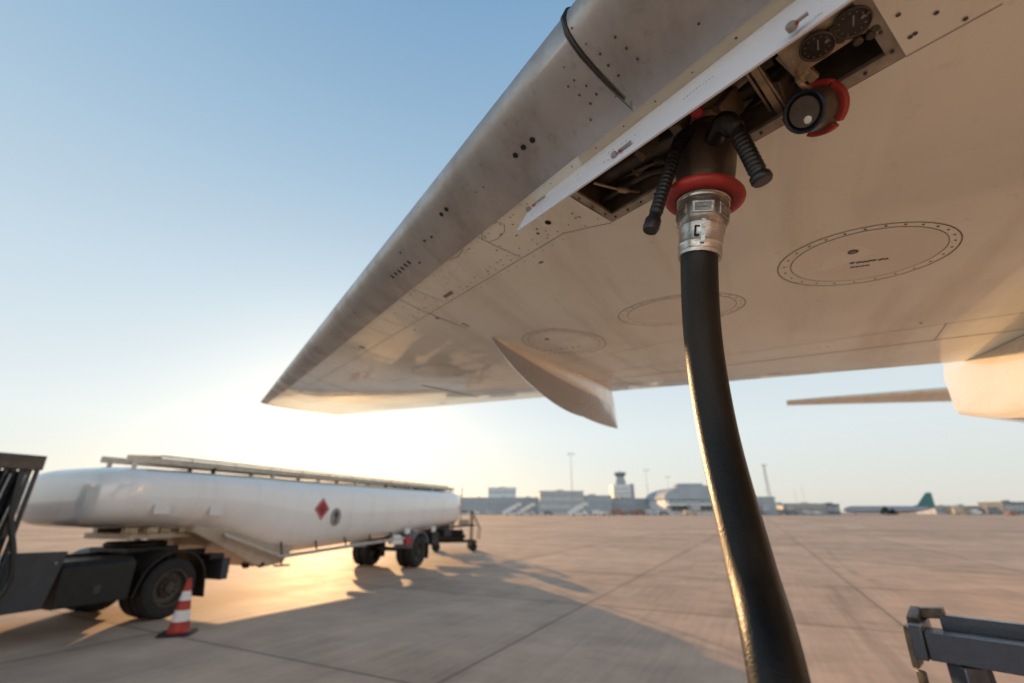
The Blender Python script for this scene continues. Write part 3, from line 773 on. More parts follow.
cx_ = axc.orthogonal().normalized(); tv = (Vector((0, 0, CZ)) - P0); tv = (tv - axc * tv.dot(axc)).normalized(); tw = axc.cross(tv)
def onc(ang, r, h): return P0 + axc * h * KC + (tv * math.cos(ang) + tw * math.sin(ang)) * r * KC
# six-sided middle with recessed windows
n6 = 6
ringsA = []
def hexring(r, h, rot=R(30)): return [onc(rot + 2 * math.pi * k / 6 + da, r * (1 if da else .97), h) for k in range(6) for da in (-R(7), R(7))]
cpl.m(1).loft([hexring(.050, .052), hexring(.0555, .060), hexring(.0575, .068), hexring(.0590, .098), hexring(.0565, .106), hexring(.0565, .112)])
for k in range(6):
    a_ = R(30) + 2 * math.pi * (k + .5) / 6
    c0 = onc(a_, .0530, .083); nn = (c0 - (P0 + axc * .083 * KC)).normalized(); t2 = axc.cross(nn)
    cpl.m(0).loft([[c0 + (t2 * x + axc * y + nn * z) * KC for x, y in ((-.021, -.014), (.021, -.014), (.023, .014), (-.023, .014))] for z in (0, .0030)])
    c1 = onc(a_, .0566, .083)
    cpl.m(1).loft([[c1 + (t2 * x + axc * y + nn * z) * KC for x, y in ((-.017, -.010), (.017, -.010), (.018, .010), (-.018, .010))] for z in (0, .0006)])
cpl.m(0).lathe(kp([(.112, .054), (.113, .0595), (.118, .0605), (.120, .0585), (.122, .0605), (.128, .0610), (.130, .059), (.142, .0605), (.150, .060), (.152, .055)]), P0, axc, 40)
# clasp on the clamp ring
a_ = R(4); c0 = onc(a_, .0505, .024); nn = (c0 - (P0 + axc * .024 * KC)).normalized(); t2 = axc.cross(nn)
cpl.m(0).loft([[c0 + (t2 * x + axc * y + nn * z) * KC for x, y in ((-.0045, -.030), (.0045, -.030), (.0045, .028), (-.0045, .028))] for z in (-.002, .005)])
for x, y, lx, ly in ((-.012, .012, .010, .003), (-.012, -.010, .010, .003), (-.017, .001, .003, .024)):
    cpl.m(2).loft([[c0 + (t2 * (x + p * lx / 2) + axc * (y + q * ly / 2) + nn * z) * KC for p, q in ((-1, -1), (1, -1), (1, 1), (-1, 1))] for z in (-.004, .0005)])
c0 = onc(R(-2), .0600, .138); nn = (c0 - (P0 + axc * .138 * KC)).normalized()
cpl.m(2).lathe(kp([(0, .005), (.002, .005)]), c0, nn, 14); cpl.m(0).lathe(kp([(0, .003), (.0032, .003), (.004, .002)]), c0, nn, 12)
coup = cpl.build('coupling', hose, angle=32)
b = MB([M['red']])
prof = [(.150 + .014 * math.sin(t) , .076 + .014 * math.cos(t)) for t in [2 * math.pi * k / 14 for k in range(14)]]
b.lathe(kp([(.128, .060), (.122, .068)] + [(.136 - .015 * math.cos(t), .076 + .016 * math.sin(t)) for t in [math.pi * k / 8 for k in range(9)]] + [(.152, .066)]), P0, axc, 48)
b.build('collar', coup)
b = MB([M['bronze']])
b.lathe(kp([(.145, .060), (.170, .0655), (.21, .0680), (.25, .0680), (.285, .064), (.305, .057), (.312, .048), (.318, .050), (.330, .049), (.334, .040), (.36, .040)]), P0, axc, 40)
b.build('nozzle_body', coup)
b = MB([M['baymetal'], M['redsign']])
e0 = P0 + axc * .34 * KC
b.tube(bez([e0, e0 + axc * .03, e0 + axc * .05 + Vector((.04, -.03, .01)), e0 + axc * .05 + Vector((.10, -.09, .01))], 8), .032, 20)
b.lathe(kp([(-.01, .046), (.012, .046)]), e0, axc, 24)
b.build('intake_elbow', bay)
b = MB([M['redsign']]); b.lathe([(0, .012), (.015, .013), (.02, .009)], hp(696, 112, .03), (-.2, -.6, -.7), 14); b.build('valve_knob', bay)
# two ribbed handles
def handle(p0, p1, r, ribs, name='handle'):
    b = MB([M['plastic'], M['rubber']])
    d = p1 - p0; l = d.length; prof = [(0, r * .9), (l * .12, r * .95)]
    for k in range(ribs):
        t = .16 + .66 * k / ribs; dt = .66 / ribs
        prof += [(l * t, r * .92), (l * (t + dt * .3), r * 1.01), (l * (t + dt * .7), r * 1.01), (l * (t + dt * .95), r * .92)]
    prof += [(l * .86, r * .9), (l * .89, r * 1.18), (l * .97, r * 1.22), (l, r * 1.05), (l * 1.0, r * .5)]
    b.lathe(prof, p0, d, 20)
    return b.build(name, coup, angle=50)
handle(pt(679, 140, 1.10 * KC), pt(650, 231, 1.02 * KC), .0150 * KC, 15)
handle(pt(735, 127, 1.0 * KC), pt(763, 182, .95 * KC), .0180 * KC, 9)
b = MB([M['plastic']])
b.tube(bez([P0 + axc * .24 * KC, pt(722, 124, 1.02 * KC), pt(737, 131, 1.0 * KC)], 6), [.022 * KC] * 6 + [.024 * KC] * 6 + [.020 * KC], 14)
b.tube(bez([P0 + axc * .25 * KC, pt(690, 135, 1.11 * KC), pt(678, 143, 1.10 * KC)], 5), .017 * KC, 12)
b.build('handle_mount', coup)

# ------------------------------------------------------------------ step platform (near right)
pl = thing('step_platform', 'scuffed blue grey steel step platform corner standing at lower right', 'step platform', (2.6, 2.7, 0))
KP = 2.2
c0 = pt(926, 636, .96 * KP); rx = Vector((.68, -.73, 0)).normalized(); ry = Vector((-rx.y, rx.x, 0))
zt = c0.z
def pp(u, v, z):
    zz = zt + (z - zt) * KP if z > zt - .4 else z
    return Vector((c0.x, c0.y, 0)) + rx * u * KP + ry * v * KP + Vector((0, 0, zz))
b = MB([M['bluesteel'], M['scuffed'], M['greybox']])
b.bar(pp(.0, 0, zt - .015), pp(.95, 0, zt - .015), 0.0990, 0.1100); b.bar(pp(.02, .085, zt + .012), pp(.95, .085, zt + .012), 0.0484, 0.0880)
b.m(2).bar(pp(.0, .045, zt - .008), pp(.93, .045, zt - .008), 0.150, 0.060)
b.m(0).bar(pp(-.012, -.03, zt - .01), pp(-.012, .10, zt - .01), 0.0484, 0.1364); 
b.bar(pp(.95, -.02, zt - .015), pp(.95, .10, zt - .015), 0.0990, 0.1100)
b.build('frame', pl, bevel=.005)
b = MB([M['scuffed']])
b.bar(pp(-.026, -.028, zt - .02), pp(-.026, .03, zt - .02), 0.0264, 0.1650); b.bar(pp(-.018, .09, zt + .03), pp(.03, .09, zt + .036), 0.0660, 0.0440); b.bar(pp(-.02, .02, zt + .02), pp(-.02, .095, zt + .034), 0.0440, 0.0396)
b.bar(pp(-.02, -.026, zt - .06), pp(-.02, -.026, zt - .34), 0.0352, 0.0264, (1, 0, 0))
b.build('corner_guard', pl, bevel=.005)
for u, v, dv in ((.05, .0, .0), (.93, 0, .0), (.05, .085, .28), (.93, .085, .28)):
    b = MB([M['bluesteel']]); b.bar(pp(u, v, zt - .042), pp(u, v + dv, .01), 0.0924, 0.0924, (1, 0, 0)); b.build('leg', pl, bevel=.004)
for z in (.2, .42, .64):
    k = 1 - z / zt; b = MB([M['steel']]); b.bar(pp(.05, .28 * k + .085, z), pp(.91, .28 * k + .085, z), 0.1540, 0.0660); b.build('rung', pl, bevel=.004)
for sd in (.045, .93):
    b = MB([M['bluesteel']]); b.bar(pp(sd, .01, .22), pp(sd, .28, .22), 0.0660, 0.0660, (1, 0, 0)); b.build('cross_brace', pl, bevel=.003)

# ------------------------------------------------------------------ tanker semi trailer + tractor
D = Vector((.3435, .939, 0)).normalized(); NL = Vector((-D.y, D.x, 0)); O_ = Vector((-6.07, 9.11, 0)) + NL * 1.2
ROT = math.atan2(D.y, D.x)
def wheel(parent, x, y, dual=1, r=.49, wid=.28, sign=-1):
    """wheel lying along local y; sign=-1 shows its face towards -y"""
    b = MB([M['tyre']])
    b.lathe([(-wid / 2, r * .60), (-wid / 2 - .01, r * .75), (-wid / 2, r * .92), (-wid / 2 + .03, r * .985), (-.02, r), (-.018, r * .97), (.018, r * .97), (.02, r), (wid / 2 - .03, r * .985), (wid / 2, r * .92), (wid / 2 + .01, r * .75), (wid / 2, r * .6)], (x, y, r), (0, 1, 0), 40, caps=False)
    t = b.build('wheel', parent, world=False, angle=30)
    b = MB([M['rim'], M['chassis']])
    f = sign * wid / 2
    b.lathe([(0, r * .60), (f * .25, r * .6), (f * 1.05, r * .61), (f * 1.04, r * .56), (f * .45, r * .50), (f * .35, r * .34), (f * .62, r * .30), (f * .62, r * .18), (f * .95, r * .16), (f * .97, r * .09)], (x, y, r), (0, 1, 0), 32)
    for k in range(10):
        a = 2 * math.pi * k / 10; b.m(1).lathe([(0, .016), (f * .25, .014)], (x + r * .25 * math.cos(a), y + f * .6, r + r * .25 * math.sin(a)), (0, 1, 0), 6)
    b.build('rim', t, world=False, angle=30)
    return t
tr = thing('tanker_trailer', 'long white fuel tanker semitrailer with red diamond sign and roof walkway', 'tanker trailer', tuple(O_), ROT)
def sect(x, w_, zt, zb, zs, n=40):       # flat-topped rounded section; zs height of the widest part
    pts = []
    for k in range(n):
        a = 2 * math.pi * k / n; c, s = math.cos(a), math.sin(a)
        e = 2 / (4.4 if s > 0 else 2.25)
        yy = w_ * math.copysign(abs(c) ** (2 / 4.0), c); zz = zs + (zt - zs if s > 0 else zs - zb) * math.copysign(abs(s) ** e, s)
        pts.append(Vector((x, yy, zz)))
    return pts
b = MB([M['white']])
prof = [(-1.52, .88, 2.26, 1.66, 1.92), (-1.50, 1.02, 2.34, 1.59, 1.92), (-1.44, 1.13, 2.42, 1.54, 1.93), (-1.26, 1.21, 2.48, 1.50, 1.95), (-.9, 1.23, 2.515, 1.48, 1.98), (-.4, 1.22, 2.52, 1.46, 2.0), (.6, 1.23, 2.53, 1.38, 2.0),
        (1.0, 1.24, 2.53, 1.28, 1.98), (1.6, 1.24, 2.54, 1.06, 1.92), (2.2, 1.24, 2.54, .87, 1.82), (2.8, 1.24, 2.54, .80, 1.72), (3.4, 1.24, 2.54, .80, 1.68), (5, 1.24, 2.55, .86, 1.70), (7.2, 1.24, 2.55, .95, 1.75), (9, 1.24, 2.56, 1.06, 1.80), (11.0, 1.24, 2.57, 1.17, 1.85),
        (11.5, 1.20, 2.56, 1.20, 1.86), (11.65, 1.10, 2.50, 1.26, 1.87), (11.70, .95, 2.40, 1.36, 1.87)]
b.loft([sect(*p) for p in prof])
tank = b.build('tank', tr, world=False, angle=40)
# hazard diamond, emblem, lower marks on the near side (y = -w)
def side(px, py, y=-1.252):              # local (x, z) of a pixel on the near side plane
    d = ray(px, py); o = Vector((0, 0, CZ)); n = NL; p0 = O_ + NL * y
    t = (p0 - o).dot(n) / d.dot(n); q = o + d * t - O_; return q.dot(D), q.z
def loc(x, y, z): return Vector((x, y, z))
x, z = side(322.5, 509); b = MB([M['redsign'], M['darkmark'], M['conewhite']])
b.loft([[loc(x + .26 * c, yy, z + .26 * s) for c, s in ((0, 1), (1, 0), (0, -1), (-1, 0))] for yy in (-1.235, -1.252)])
b.m(2).poly([loc(x + .235 * c, -1.2535, z + .235 * s) for c, s in ((0, 1), (1, 0), (0, -1), (-1, 0))])
b.m(0).poly([loc(x + .22 * c, -1.2550, z + .22 * s) for c, s in ((0, 1), (1, 0), (0, -1), (-1, 0))])
b.m(1).poly([loc(x + p, -1.2565, z + q) for p, q in ((-.05, -.03), (-.02, -.06), (.03, -.06), (.055, -.02), (.03, .03), (.02, .005), (0, .09), (-.03, .03), (-.035, .0))])
b.m(1).poly([loc(x + p, -1.2565, z + q) for p, q in ((-.05, -.075), (.05, -.075), (.05, -.09), (-.05, -.09))])
b.build('hazard_placard', tr, world=False)
x, z = side(336, 517); b = MB([M['greymark'], M['darkmark']])
b.loft([[loc(x + .19 * math.cos(a), yy, z + .22 * math.sin(a)) for a in [2 * math.pi * k / 24 for k in range(24)]] for yy in (-1.235, -1.251)])
b.m(1).poly([loc(x + p, -1.2525, z + q) for p, q in ((-.05, -.15), (.02, -.16), (.04, -.02), (.09, .06), (.03, .15), (-.04, .13), (-.09, .03), (-.02, 0))])
b.build('emblem', tr, world=False)
for px, py in ((163, 509), (217, 511), (408, 531), (434, 529)):
    b = MB([M['conewhite']]); x, z = side(px, py); b.box((x, -1.235, z), (.28, .03, .17)); b.build('reflector_plate', tr, world=False, bevel=.004)
# walkway on the roof
b = MB([M['walkway'], M['chassis']])
for y in (-.80, -.10):
    b.bar((-1.05, y, 2.645), (11.5, y, 2.645), .05, .11)
b.bar((-.6, -.45, 2.60), (11.5, -.45, 2.60), .64, .03)
b.bar((-.5, -.84, 2.735), (11.0, -.84, 2.735), .04, .035); b.bar((-1.05, -.80, 2.68), (-.5, -.84, 2.72), .04, .04)
for k in range(9):
    for y in (-.80, -.10): b.m(k % 4 == 1).bar((-.9 + k * 1.53, y, 2.42), (-.9 + k * 1.53, y, 2.62), .06, .06, (1, 0, 0))
b.m(0)
for k in range(12): b.bar((.1 + k * .98, -.84, 2.66), (.1 + k * .98, -.84, 2.73), .02, .02, (1, 0, 0))
for k in range(7):
    b.m(1).lathe([(0, .25), (.1, .25), (.14, .2)], (.8 + k * 1.6, .40, 2.46), (0, 0, 1), 16)
b.build('walkway', tr, world=False, bevel=.004)
b = MB([M['tankunder'], M['baymetal']])
b.bar((-.45, -.55, 1.45), (1.1, -.55, 1.38), .14, .20); b.bar((-.45, .55, 1.45), (1.1, .55, 1.38), .14, .20); b.box((.1, 0, 1.34), (1.3, 1.3, .10))
b.m(1).lathe([(0, .05), (.25, .05)], (0, 0, 1.12), (0, 0, 1), 12)
for k in range(5): b.m(1).box((-.6 + k * .3, -.66 - .1 * (k % 2), 1.44), (.2, .12, .1))
b.build('kingpin_plate', tr, world=False, bevel=.008)
# under-belly: gooseneck keel, valve box, side pipe, landing gear
b = MB([M['tankunder'], M['chassis'], M['amber']])
b.loft([[loc(x, y, z) for y, z in ((-1.02, zt_), (-.92, zb_), (.92, zb_), (1.02, zt_))] for x, zt_, zb_ in ((.35, 1.50, 1.40), (1.2, 1.40, 1.02), (1.9, 1.20, .70), (2.2, 1.12, .61), (2.75, 1.05, .63), (2.95, 1.02, .84))])
b.build('belly_sump', tr, world=False, bevel=.02)
b = MB([M['walkway'], M['chassis'], M['tankunder']])
b.tube([loc(.9, -1.12, 1.32), loc(2.45, -1.14, .80), loc(6.6, -1.16, .93), loc(7.5, -1.16, .95)], .045, 10)
b.m(1)
for x in (2.5, 3.6, 4.7, 5.8, 6.9): b.bar((x, -1.14, .80 + (x - 2.5) * .03), (x, -1.0, 1.25), .03, .03)
b.tube([loc(2.5, -1.14, .78), loc(2.52, -1.15, .60)], .02, 8); b.tube([loc(2.3, -1.16, .62), loc(2.75, -1.16, .60)], .02, 8)
for k in range(7): b.m(k % 2 + 1).lathe([(-.08, .05), (.0, .08), (.08, .05)], (1.95 + k * .12, -.7 - .08 * (k % 3), .66 + .03 * (k % 2)), (0, 1, .2), 12)
b.build('pipework', tr, world=False)
b = MB([M['chassis'], M['conewhite'], M['redsign']])
for y in (-.45, .45): b.bar((6.3, y, 1.02), (12.0, y, 1.14), .10, .20)
b.box((7.3, 0, .95), (.18, 2.0, .12)); b.box((8.44, 0, .55), (.14, 2.1, .14)); b.box((11.9, 0, .95), (.10, 2.3, .22))
b.m(1).loft([[loc(x, y, z) for x, z in ((6.75, .80), (7.45, .78), (7.25, 1.06), (6.95, 1.08))] for y in (-1.20, -1.05)])
b.m(2).box((7.72, -1.15, .86), (.36, .16, .24))
b.m(0).box((9.45, -1.0, .85), (.5, .5, .4)); b.box((10.7, -.9, 1.0), (.6, .4, .25))
b.build('subframe', tr, world=False, bevel=.01)
for y, sg in ((-1.06, -1), (-.72, -1), (.72, 1), (1.06, 1)): wheel(tr, 8.44, y, sign=sg)
b = MB([M['guard']])
for y0, y1 in ((-1.25, -.56), (.56, 1.25)):
    R0 = .60
    outer = [(8.44 + R0 * math.cos(a), .52 + R0 * math.sin(a)) for a in [R(170 - 150 * k / 14) for k in range(15)]]
    b.loft([[loc(x, y0, z), loc(x, y1, z), loc(8.44 + (x - 8.44) * .96, y1, .52 + (z - .52) * .96), loc(8.44 + (x - 8.44) * .96, y0, .52 + (z - .52) * .96)] for x, z in outer])
b.build('mudguard', tr, world=False)
for y in (-.9, .9):
    b = MB([M['rubber']]); b.box((9.06, y, .48), (.02, .62, .5)); b.build('mud_flap', tr, world=False)
b = MB([M['chassis'], M['amber'], M['steel']])
b.box((12.12, 0, .80), (.08, 2.3, .14)); b.m(1).box((12.17, -.95, .80), (.03, .3, .1)); b.box((12.17, .95, .80), (.03, .3, .1))
b.m(2)
for y in (-.9, -.5): b.tube([loc(12.2, y, 1.0), loc(12.22, y, 2.75)], .025, 8)
for z in (1.2, 1.5, 1.8, 2.1, 2.4): b.tube([loc(12.2, -.9, z), loc(12.2, -.5, z)], .02, 6)
b.build('rear_ladder', tr, world=False)

tk = thing('tractor_truck', 'dark blue grey truck tractor coupled under the front of the white tank', 'truck', tuple(O_), ROT)
b = MB([M['chassis'], M['greybox'], M['steel']])
for y in (-.43, .43): b.bar((-6.2, y, .92), (1.1, y, .92), .08, .26)
b.box((0, 0, .49), (.16, 2.0, .16)); b.box((-4.9, 0, .5), (.14, 1.9, .14)); b.box((1.05, 0, .86), (.10, .94, .30)); b.box((-3.1, 0, .9), (.1, .9, .2))
b.build('chassis', tk, world=False, bevel=.01)
b = MB([M['chassis'], M['walkway']])
b.lathe([(0, .48), (.06, .5), (.10, .46)], (0, 0, 1.13), (0, 0, 1), 28); b.box((0, 0, 1.10), (.9, 1.1, .08))
b.build('fifth_wheel', tk, world=False, bevel=.01)
for y, sg in ((-1.06, -1), (-.73, -1), (.73, 1), (1.06, 1)): wheel(tk, 0, y, sign=sg)
for y, sg in ((-1.02, -1), (1.02, 1)): wheel(tk, -4.9, y, sign=sg)
b = MB([M['chassis']])
for y0, y1 in ((-1.24, -.55), (.55, 1.24)):
    rr = []
    for (x, z) in [(-.66, .42)] + [( .62 * math.cos(a), .50 + .60 * math.sin(a)) for a in [R(165 - 150 * k / 14) for k in range(15)]] + [(.66, .25)]:
        rr.append([loc(x, y0, z), loc(x, y1, z), loc(x * .955, y1, .5 + (z - .5) * .955), loc(x * .955, y0, .5 + (z - .5) * .955)])
    b.loft(rr)
b.build('mudguard', tk, world=False)
b = MB([M['greybox'], M['amber'], M['chassis']])
b.mats.pop(); b.bm.free()
for sg in (-1, 1):
    b = MB([M['greybox'], M['chassis']]); b.box((.98, sg * .98, .70), (.16, .58, .38)); b.m(1).box((.80, sg * 1.0, .93), (.3, .4, .10)); lb = b.build('tail_light_box', tk, world=False, bevel=.012)
    b = MB([M['amber']]); b.box((.98, sg * 1.05, .935), (.10, .14, .09)); b.build('lens', lb, world=False, bevel=.008)
b = MB([M['chassis'], M['greybox']])
b.loft([[loc(x, y, z) for y, z in ((-1.22, .42), (-1.22, .96), (-1.12, 1.04), (-.5, 1.04), (-.5, .42))] for x in (-1.72, -.70)])
b.loft([[loc(x, y, z) for y, z in ((1.22, .40), (1.22, .86), (1.12, .94), (.5, .94), (.5, .40))] for x in (-2.4, -.74)])
b.m(1).box((-1.2, -1.225, .62), (.10, .02, .12))
b.build('side_tank', tk, world=False, bevel=.025)
b = MB([M['greybox'], M['steel']])
b.loft([[loc(-2.45, y, .46), loc(-1.86, y, .46), loc(-1.74, y, 1.20), loc(-2.45, y, 1.22)] for y in (-1.26, -1.19)])
b.m(1).lathe([(0, .02), (.02, .02)], (-1.86, -1.262, 1.05), (0, -1, 0), 10)
b.build('side_skirt', tk, world=False, bevel=.008)
b = MB([M['chassis'], M['steel']])
b.box((-2.2, .0, 1.08), (.9, 1.9, .04)); b.m(1).bar((-2.62, -1.2, 1.10), (-1.9, -1.2, 1.085), .05, .05)
b.build('deck_plate', tk, world=False)
# rack of hoses and pipes behind the cab
b = MB([M['cab'], M['chassis'], M['steel']])
for k in range(9):
    x = -3.1 + .085 * k; b.m(0 if k % 3 else 1).bar((x, -1.14 + .03 * (k % 2), .5), (x + .04, -1.14 + .03 * (k % 2), 2.44), .05, .045 + .03 * (k % 2), (1, 0, 0))
b.m(0).box((-2.72, -1.13, 2.42), (.72, .20, .20)); b.box((-2.78, -1.06, 1.45), (.60, .04, 1.7)); b.box((-2.75, -1.18, 1.25), (.5, .10, .35)); b.box((-2.85, 0, 2.40), (.4, 2.2, .14)); b.box((-2.85, 0, .7), (.4, 2.2, .12))
b.box((-2.85, 1.13, 1.55), (.34, .08, 1.8))
b.m(2)
for k in range(3): b.tube([loc(-2.95 + k * .16, -1.215, .9 + .2 * k), loc(-2.85 + k * .16, -1.215, 2.25)], .016, 8)
for z in (1.1, 1.5, 1.9): b.tube([loc(-3.0, -1.2, z), loc(-2.7, -1.2, z + .03)], .014, 8)
b.build('pipe_rack', tk, world=False, bevel=.008)
b = MB([M['rubber']])
b.tube(bez([loc(-2.60, -1.25, 2.3), loc(-2.56, -1.30, 1.7), loc(-2.42, -1.36, 1.2), loc(-2.38, -1.36, .8), loc(-2.62, -1.33, .35), loc(-2.9, -1.30, .22)], 8), .035, 12)
b.tube(bez([loc(-2.95, -1.25, 2.2), loc(-2.86, -1.32, 1.5), loc(-2.75, -1.34, 1.0), loc(-2.8, -1.3, .5)], 8), .025, 10)
b.build('air_hose', tk, world=False)
b = MB([M['cab'], M['glass'], M['chassis']])
def cabsec(x, z1): return [loc(x, y, z) for y, z in ((-1.2, .55), (-1.22, 1.6), (-1.14, z1 - .15), (-1.0, z1), (1.0, z1), (1.14, z1 - .15), (1.22, 1.6), (1.2, .55))]
b.loft([cabsec(-3.25, 2.75), cabsec(-5.2, 2.78), cabsec(-5.55, 2.55), cabsec(-5.75, 1.7)])
b.build('cab', tk, world=False, bevel=.03)
b = MB([M['glass']])
for y in (-1.2, 1.2): b.box((-4.6, y, 2.1), (.9, .06, .6))
b.loft([[loc(-5.56, y, 2.45), loc(-5.77, y, 1.75), loc(-5.60, y, 1.75), loc(-5.40, y, 2.45)] for y in (-1.0, 1.0)])
b.build('cab_window', tk, world=False)

# ------------------------------------------------------------------ traffic cone
cpos = gnd(177.5, 634)
cn = thing('traffic_cone', 'red and white striped traffic cone on dark base beside the truck wheel', 'traffic cone', tuple(cpos))
b = MB([M['cone'], M['conewhite']])
hgt = .76
rad = lambda z: .150 - .118 * (z - .03) / (hgt - .03)
zs = [.03, .18, .33, .46, .59, hgt]
for i in range(5):
    b.m(i % 2).lathe([(zs[i], rad(zs[i])), (zs[i + 1], rad(zs[i + 1]))], (0, 0, 0), (0, 0, 1), 32, caps=False)
b.m(0).lathe([(hgt, rad(hgt)), (hgt + .006, rad(hgt) * .7), (hgt - .02, rad(hgt) * .6)], (0, 0, 0), (0, 0, 1), 32)
b.lathe([(.028, .175), (.04, .165), (.055, .146)], (0, 0, 0), (0, 0, 1), 32, caps=False)
bmesh.ops.remove_doubles(b.bm, verts=b.bm.verts, dist=.0005)
b.build('cone_body', cn, world=False)
b = MB([M['rubber']])
b.loft([[loc(.235 * k * math.cos(a) / max(abs(math.cos(a)), abs(math.sin(a))) ** .75, .235 * k * math.sin(a) / max(abs(math.cos(a)), abs(math.sin(a))) ** .75, z) for a in [2 * math.pi * q / 32 for q in range(32)]] for k, z in ((1, .001), (1, .022), (.96, .032), (.6, .034))])
o = b.build('base', cn, world=False); 
cn.rotation_euler = (0, 0, R(15))

# ------------------------------------------------------------------ hose trolley behind the tanker
ct = Vector((-2.75, 24.2, 0))
tl = thing('equipment_trolley', 'open dark metal equipment trolley standing just behind the white tanker', 'trolley', tuple(ct), R(10))
b = MB([M['chassis'], M['bbrown']])
for y in (-.5, .5):
    b.bar((-1.2, y, .42), (1.0, y, .42), .07, .09); b.bar((-1.1, y, 1.0), (.9, y, 1.15), .06, .06); b.bar((-1.0, y, 1.7), (.75, y, 1.8), .05, .05)
    for x in (-1.0, -.2, .75): b.bar((x, y, .45), (x, y, 1.8), .06, .06, (1, 0, 0))
    b.bar((-1.0, y, .5), (-.2, y, 1.7), .04, .04); b.bar((.75, y, 1.8), (1.15, y, 1.0), .04, .04); b.bar((1.15, y, 1.0), (1.1, y, .5), .04, .04)
for x in (-1.0, -.2, .75): b.bar((x, -.5, 1.0), (x, .5, 1.0), .05, .05); b.bar((x, -.5, 1.78), (x, .5, 1.78), .05, .05)
b.build('frame', tl, world=False)
b = MB([M['chassis'], M['bbrown']])
b.box((-.3, 0, .68), (1.3, .8, .36)); b.m(1).box((.35, 0, 1.28), (.5, .8, .25)); b.box((-.5, .1, 1.42), (.8, .5, .5))
b.build('load_box', tl, world=False, bevel=.02)
b = MB([M['steel']]); b.lathe([(-.3, .3), (-.28, .3), (-.27, .18), (.27, .18), (.28, .3), (.3, .3)], (-.1, 0, 2.05), (0, 1, 0), 20); b.build('hose_reel', tl, world=False)
for x in (-.95, .8):
    for y in (-.55, .55):
        b = MB([M['tyre']]); b.lathe([(-.06, .1), (-.06, .2), (.06, .2), (.06, .1)], (x, y, .2), (0, 1, 0), 20); b.build('wheel', tl, world=False)

# ------------------------------------------------------------------ far buildings
def block(b, x0, x1, y0, y1, z0, z1, mi=0): b.m(mi).box(((x0 + x1) / 2, (y0 + y1) / 2, (z0 + z1) / 2), (x1 - x0, y1 - y0, z1 - z0))
def building(name, label, px0, px1, py, Y, depth, wall, roof=None, storeys=2, glass='bglass', base_open=False):
    x0, x1 = far(px0, Y), far(px1, Y); z1 = zat(py, Y); cx = (x0 + x1) / 2
    t = thing(name, label, 'building', (cx, Y, 0))
    b = MB([M[wall]]); b.box((cx, Y + depth / 2, z1 / 2), (x1 - x0, depth, z1)); b.build('wall', t)
    b = MB([M[roof or wall]]); b.box((cx, Y + depth / 2, z1 + .25), (x1 - x0 + .8, depth + .8, .5))
    n = max(1, int((x1 - x0) / 18))
    for k in range(n): b.box((x0 + (k + .5) * (x1 - x0) / n, Y + depth * .4, z1 + 1.0), (random.uniform(2, 6), 3, random.uniform(.8, 2)))
    b.build('roof', t)
    sh = z1 / storeys
    for k in range(storeys):
        b = MB([M[glass], M[wall]]); zc = sh * (k + .55)
        b.box((cx, Y - .06, zc), ((x1 - x0) * .97, .2, sh * .46))
        m_ = int((x1 - x0) / 4)
        b.m(1)
        for q in range(1, m_): b.box((x0 + q * (x1 - x0) / m_, Y - .1, zc), (.35, .24, sh * .46))
        b.build('window_band', t)
    return t
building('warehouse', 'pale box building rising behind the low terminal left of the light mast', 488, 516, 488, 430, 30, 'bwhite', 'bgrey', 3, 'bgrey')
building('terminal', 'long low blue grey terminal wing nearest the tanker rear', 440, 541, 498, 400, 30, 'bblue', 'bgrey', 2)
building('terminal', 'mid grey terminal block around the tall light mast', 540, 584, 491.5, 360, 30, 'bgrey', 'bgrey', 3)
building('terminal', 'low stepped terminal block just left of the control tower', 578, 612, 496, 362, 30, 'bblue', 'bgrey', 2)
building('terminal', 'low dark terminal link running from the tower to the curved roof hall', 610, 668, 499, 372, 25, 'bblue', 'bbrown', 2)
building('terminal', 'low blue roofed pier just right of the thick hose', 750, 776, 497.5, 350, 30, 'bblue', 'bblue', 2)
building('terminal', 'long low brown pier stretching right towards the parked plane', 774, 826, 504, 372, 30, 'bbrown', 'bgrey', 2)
building('hangar', 'small dark square building at the end of the brown pier', 826, 839, 504.5, 380, 12, 'bdark', 'bdark', 1)
# curved-roof hall
Y = 330; x0, x1 = far(664, Y), far(748, Y); cx = (x0 + x1) / 2
t = thing('terminal_hall', 'glazed terminal hall with curved blue grey roof partly behind the hose', 'building', (cx, Y, 0))
b = MB([M['bwhite']]); zw = zat(498.5, Y); b.box((cx + .5, Y + 20, zw / 2), (x1 - x0 - 1, 40, zw)); b.build('wall', t)
ztop, zb_ = zat(485.5, Y), zat(498, Y)
b = MB([M['bblue']])
prf = [(x0 + (x1 - x0) * .42 * (1 - math.cos(math.pi / 2 * k / 12)), zb_ + (ztop - zb_) * math.sin(math.pi / 2 * k / 12)) for k in range(13)] + [(x1, ztop)]
b.loft([[Vector((x, y, z)) for x, z in prf] + [Vector((x1, y, zb_ - .8)), Vector((x0, y, zb_ - .8))] for y in (Y - 3, Y + 45)])
xc = far(692, Y); b.box((far(700, Y), Y + 18, ztop + .9), (far(712, Y) - far(688, Y), 14, 2.2)); b.build('roof', t)
for py0, py1, mi in ((500, 503.5, 'bglass'), (506, 511, 'bdark')):
    b = MB([M[mi], M['bgrey']]); z0, z1 = zat(py1, Y), zat(py0, Y); b.box((cx + 2, Y - .3, (z0 + z1) / 2), (x1 - x0 - 6, .6, z1 - z0))
    for q in range(14): b.m(1).box((x0 + 4 + q * (x1 - x0 - 6) / 13, Y - .45, (z0 + z1) / 2), (.35, .7, z1 - z0))
    b.build('window_band', t)
b = MB([M['bwhite']]); b.box((cx + 1, Y - 3, zat(505, Y)), (x1 - x0, 8, 1.2)); b.build('canopy', t)
